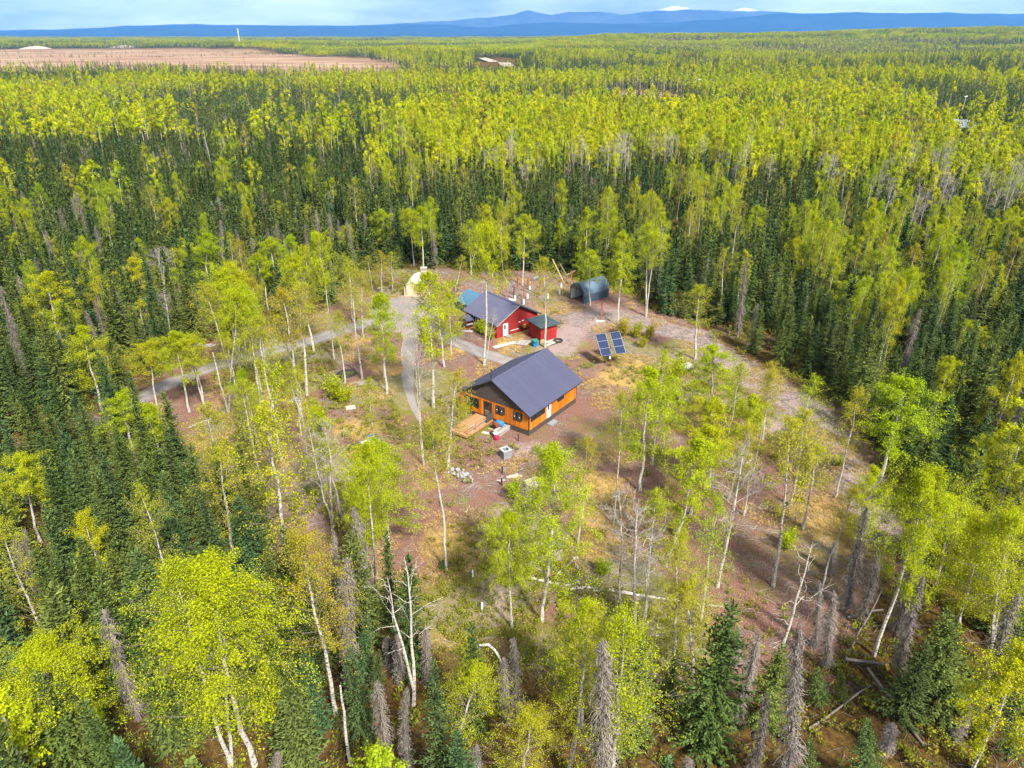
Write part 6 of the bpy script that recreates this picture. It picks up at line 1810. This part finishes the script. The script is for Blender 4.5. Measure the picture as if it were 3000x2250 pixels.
SHL = [(17.6, 104.5, 3.0, 'o', 'tall willow shrub behind the solar panels'), (19.6, 104.0, 2.6, 'o', 'willow shrub right of the tall one behind the solar panels'), (21.6, 103.5, 2.4, 'o', 'rightmost willow shrub behind the solar panels'), (22.5, 88.6, 3.4, 'g', 'round green shrub right of the solar panels'), (20.0, 100.0, 1.8, 'o', 'low brownish shrub below the willow shrubs'),
       (28.5, 78.5, 2.4, 'g', 'green shrub beside the grey fallen tree'), (30.3, 76.4, 2.0, 'g', 'green shrub below the end of the grey fallen tree'), (-23.0, 82.5, 3.4, 'y', 'bright yellow green sapling bush in the left clearing'), (-21.6, 81.6, 2.4, 'y', 'yellow bush right of the bright sapling bush'), (-4.3, 104.8, 2.6, 'g', 'green shrub against the red house side wall'), (-3.4, 103.2, 2.0, 'o', 'shrub at the near corner of the red house'), (-5.4, 106.4, 1.8, 'g', 'shrub before the red house side window'),
       (-36.0, 91.5, 1.8, 'y', 'small yellow shrub at the gravel drive edge'), (-6.2, 77.6, 2.0, 'g', 'green shrub at the cabin left corner'), (-5.0, 79.2, 2.2, 'g', 'green shrub under the wide cabin window'), (33.0, 70.0, 1.6, 'y', 'small yellow shrub on the mulched trail'), (36.2, 66.8, 1.4, 'y', 'pale shrub beside the mulched trail foot'), (8.0, 49.0, 1.8, 'g', 'leafy shrub above the log row'), (0.2, 60.5, 2.2, 'g', 'green shrub before the black pipe stubs'), (1.2, 58.2, 2.0, 'g', 'green shrub above the dark dead spruce'), (16.0, 54.5, 2.4, 'g', 'leafy shrub in the middle of the right clearing'), (25.5, 52.5, 2.2, 'g', 'leafy shrub under the sparse olive birch'), (14.0, 57.5, 2.0, 'g', 'leafy shrub left of the bright birch in the right clearing'),
       (4.6, 70.5, 0.9, 'g', 'small green plant at the near cabin corner'), (-9.3, 70.2, 1.7, 'g', 'green shrub below the deck')]
for k, (x, y, h, c, lab) in enumerate(SHL):
    place('shrub', SHR[k % 3], x, y, h, 2.0, h / 2.0 * 1.0, 0, lab, 'shrub', None, {'g': M['leaf_green'], 'y': M['leaf_yellow'], 'o': M['leaf_olive']}[c])

# --- ground cover nobody could count
def in_clear(n, f=None, pad=0.0):
    x = rng.uniform(-52, 46, n); y = rng.uniform(24, 142, n)
    k = inside(CLEARING, x, y) & (dist_line(ROAD, x, y) > 2.6) & (dist_line(SPUR, x, y) > 1.9) & (dist_line(SPUR2, x, y) > 1.9) & ~inside(YARD, x, y)
    lx, ly = (x - 2.02) * uA[0] + (y - 73.28) * uA[1], (x - 2.02) * vA[0] + (y - 73.28) * vA[1]
    k &= ~((lx > -0.3) & (lx < CL + .3) & (ly > -.3) & (ly < CW + .3)) & ~((lx > -5.3) & (lx <= 0) & (ly > 5.2) & (ly < 8.3))
    qx, qy = (x + 2.4) * ux + (y - 103.49) * uy, -(x + 2.4) * uy + (y - 103.49) * ux
    k &= ~((qx > -.2) & (qx < 8.6) & (qy > -.2) & (qy < 15.5)) & ~((qx > 4) & (qx < 9) & (qy > -5) & (qy < 0))
    hx_, hy_ = (x - 11.61) * math.cos(R(39.6)) + (y - 120.95) * math.sin(R(39.6)), -(x - 11.61) * math.sin(R(39.6)) + (y - 120.95) * math.cos(R(39.6))
    k &= ~((hx_ > 0) & (hx_ < 6.5) & (np.abs(hy_) < 2.0))
    k &= ~((np.abs(x + 18.1) < 2) & (y > 123) & (y < 131))
    if f is not None: k &= f(x, y)
    return x[k], y[k]
def form(mb, mats, nm): return bpy.data.objects.new(nm, mb.mesh(nm, mats))
def tuft(seed):
    r = np.random.default_rng(seed); mb = MB(); n = 26
    az = r.random(n) * 6.28; ln = r.uniform(.12, .36, n)
    c = np.column_stack([np.cos(az) * .1, np.sin(az) * .1, ln * .45])
    u = unit(np.column_stack([np.cos(az) * .8, np.sin(az) * .8, r.uniform(.4, 1.2, n)]))
    kites(mb, c + r.normal(size=(n, 3)) * np.array([.12, .12, .02]), u, ln * .5, np.full(n, .018), r)
    return form(mb, M['dry_grass'], 'tuft_form')
TF = [tuft(k) for k in range(3)]
x, y = in_clear(60000, lambda x, y: (vnoise(x, y, 3.0, 4) * .5 + fbm(x, y, 9, 63) * .7 + .5 * np.exp(-(((x + 5.2) / 3.6) ** 2 + ((y - 53.5) / 3.4) ** 2)) + .35 * np.exp(-(((x - 31) / 4.5) ** 2 + ((y - 56) / 5.5) ** 2))) > .68)
sc = rng.uniform(.7, 1.5, len(x))
scatter('dry_grass', np.column_stack([x, y, np.zeros(len(x))]), rng.random(len(x)) * 6.28, .1, sc, sc * rng.uniform(.5, 1, len(x)), TF, 'tan dry grass in patches over the clearing floor', 'grass')
def sprig(seed):
    r = np.random.default_rng(seed); mb = MB(); n = 60
    P = []
    for k in range(7):
        az = r.random() * 6.28; tip = np.array([math.cos(az) * .3, math.sin(az) * .3, r.uniform(.25, .7)])
        mb.tube([(0, 0, 0), tip * .5 + r.normal(size=3) * .03, tip], [.008, .006, .003], 3, 1, cap=False)
        for q in range(8): P.append(tip * r.uniform(.35, 1.05))
    P = np.array(P)
    c = P[r.integers(0, len(P), n)] + r.normal(size=(n, 3)) * .07
    s = r.uniform(.04, .075, n)
    kites(mb, c, unit(r.normal(size=(n, 3))), s, s * .7, r, 0)
    return form(mb, [M['leaf_shrub'], M['twig']], 'sprig_form')
SG = [sprig(k) for k in range(4)]
x, y = in_clear(30000, lambda x, y: (fbm(x, y, 10, 47) + .25 * rng.random(len(x)) + -.1 + .12 * sstep(62, 40, y) - .25 * sstep(4.5, 2.5, dist_line(TRAIL, x, y))) > .66)
sc = rng.uniform(.5, 1.4, len(x))
scatter('undergrowth', np.column_stack([x, y, np.zeros(len(x))]), rng.random(len(x)) * 6.28, .1, sc, sc, SG, 'low olive green undergrowth spread over the clearing', 'undergrowth')
x2 = rng.uniform(-60, 60, 12000); y2 = rng.uniform(18, 150, 12000)
k2 = ~inside(CLEARING, x2, y2) & (np.abs(x2) < .8 * y2 + 8) & (dist_line([(-62, 60)] + ROAD, x2, y2) > 3)
x2, y2 = x2[k2], y2[k2]
sc = rng.uniform(.6, 2.0, len(x2))
scatter('forest_undergrowth', np.column_stack([x2, y2, np.zeros(len(x2))]), rng.random(len(x2)) * 6.28, .1, sc, sc, SG, 'low shrubs on the brown moss between the forest trees', 'undergrowth')
def twigform(seed):
    r = np.random.default_rng(seed); mb = MB()
    for k in range(5):
        a = r.random() * 6.28; l = r.uniform(.1, .45); o = r.normal(size=2) * .35
        d = np.array([math.cos(a), math.sin(a)]) * l
        mb.tube([(o[0] - d[0], o[1] - d[1], .02), (o[0], o[1], .05), (o[0] + d[0], o[1] + d[1], .03)], [.010, .014, .006], 3, 0, cap=False)
    return form(mb, [(M['pale_twig'], M['grey_bark'], M['pale_twig'])[seed % 3]], 'twig_form')
TW = [twigform(k) for k in range(6)]
x, y = in_clear(40000, lambda x, y: rng.random(len(x)) < np.clip(.16 + .6 * sstep(4.5, 2, dist_line(TRAIL, x, y)) + .4 * (fbm(x, y, 8, 131) > .58) + .5 * np.exp(-(((x - .5) / 13) ** 2 + ((y - 129) / 8) ** 2)), 0, 1))
sc = rng.uniform(.7, 1.8, len(x))
scatter('twig_litter', np.column_stack([x, y, np.zeros(len(x))]), rng.random(len(x)) * 6.28, .05, sc, sc, TW, 'grey sticks and wood litter strewn over the clearing', 'litter')
x3 = rng.uniform(-60, 60, 9000); y3 = rng.uniform(18, 150, 9000)
k3 = ~inside(CLEARING, x3, y3)
x3, y3 = x3[k3], y3[k3]; sc = rng.uniform(.9, 1.8, len(x3))
scatter('forest_litter', np.column_stack([x3, y3, np.zeros(len(x3))]), rng.random(len(x3)) * 6.28, .05, sc, sc, [TW[1], TW[4]], 'fallen twigs on the forest floor', 'litter')

# ------------------------------------------------------------------ far things
for k, (x, y, lab) in enumerate(((131, 540, 'leftmost utility pole beyond the birch woods'), (184, 560, 'second utility pole from the left beyond the birch woods'), (204, 520, 'third utility pole from the left beyond the birch woods'), (216, 458, 'fourth utility pole from the left beyond the birch woods'), (234, 394, 'rightmost and nearest utility pole in the birch woods'))):
    t = thing('utility_pole', lab, 'utility pole', (x, y, float(zg(x, y))), 0.5, 'utility poles')
    hh = 14.5
    MB().tube([(0, 0, -.2), (0, 0, hh)], [.2, .14], 8).build('pole', M['grey_wood'], t)
    MB().box(-1.3, 1.3, -.07, .07, hh - .75, hh - .55).build('cross_arm', M['white_paint'], t)
    for q in (-1.2, 0, 1.2): MB().tube([(q, 0, hh - .55), (q, 0, hh - .3)], [.09, .07], 6).build('insulator', M['white_paint'], t)
tw_ = thing('radio_tower', 'slender white radio tower far off beyond the bog', 'tower', (-1040, 3010, float(zg(-1040, 3010))))
for s in range(3):
    a = s * 2.094
    MB().tube([(2.2 * math.cos(a), 2.2 * math.sin(a), 0), (.8 * math.cos(a), .8 * math.sin(a), 58)], [.35, .3], 5).build('leg', M['white_paint'], tw_)
br_ = MB()
for k in range(14):
    z = k * 4.1; r_ = 2.2 - 1.4 * z / 58
    for s in range(3):
        a, b = s * 2.094, (s + 1) * 2.094
        br_.bar((r_ * math.cos(a), r_ * math.sin(a), z), (r_ * math.cos(b), r_ * math.sin(b), z + 4.1), .22, .22)
br_.build('lattice', M['white_paint'], tw_)
for z in (46, 55): MB().tube([(0, 0, z), (0, 0, z + 3)], [2.6, 2.6], 12).build('antenna_ring', M['white_paint'], tw_)
def mound(name, label, cat, x, y, rx, ry, h, m):
    mb = MB(); n, k = 40, 6
    V = []
    for j in range(k):
        t = j / (k - 1)
        for i in range(n):
            a = i * 2 * PI / n; r_ = (1 - t) ** .6 * (1 + .3 * (vnoise(3 * math.cos(a) + 9, 3 * math.sin(a) + x, 1, 3) - .5))
            V.append((rx * r_ * math.cos(a), ry * r_ * math.sin(a), h * t - 1))
    mb.add(V, [(j * n + i, j * n + (i + 1) % n, (j + 1) * n + (i + 1) % n, (j + 1) * n + i) for j in range(k - 1) for i in range(n)])
    return put(name, mb, m, label, cat, (x, y, float(zg(x, y))), 0, None, True)
M['sand'] = plain('sand', (0.34, 0.28, 0.22), 0.95, 0.15, 0.05)
mound('sand_bank', 'pale sand bank on the far left beyond the bog', 'sand bank', -1500, 2480, 55, 30, 11, M['sand'])
mound('sand_bank', 'low pale sand bank right of the larger one', 'sand bank', -1250, 2540, 50, 25, 9, M['sand'])
fr_ = [(px_, py_, float(zg(px_, py_)) + 0.6) for px_, py_ in ((-4, 1080), (-12, 1180), (-30, 1300), (-58, 1440), (-80, 1600), (-110, 1750))]
V = []
for p in fr_: V += [(p[0] - 9, p[1], p[2]), (p[0] + 9, p[1], p[2])]
mb = MB(); mb.add(V, [(2 * q, 2 * q + 1, 2 * q + 3, 2 * q + 2) for q in range(5)])
tag(mb.build('far_road', M['sand']), kind='structure')
pb_ = MB().tube([(0, 0, 0), (0, 0, .3)], [1, 1], 24)
o = pb_.build('pond_water', mat('pond', lambda t, o_: principled(t, o_, (0.35, 0.38, 0.4), 0.15, 0)), None)
o.location = (222, 372, float(zg(222, 372)) + 3.0); o.scale = (14, 26, 1); tag(o, kind='structure')

# ------------------------------------------------------------------ the air
mb = MB().box(-25500, 25500, -300, 26500, -22, 1000)
def haze_b(t, out):
    v = t.nodes.new('ShaderNodeVolumePrincipled')
    v.inputs['Color'].default_value = (0.13, 0.44, 1.0, 1)
    v.inputs['Density'].default_value = 0.000040
    v.inputs['Anisotropy'].default_value = 0.0
    t.links.new(v.outputs[0], out.inputs['Volume'])
tag(mb.build('haze', mat('haze', haze_b)), kind='stuff')
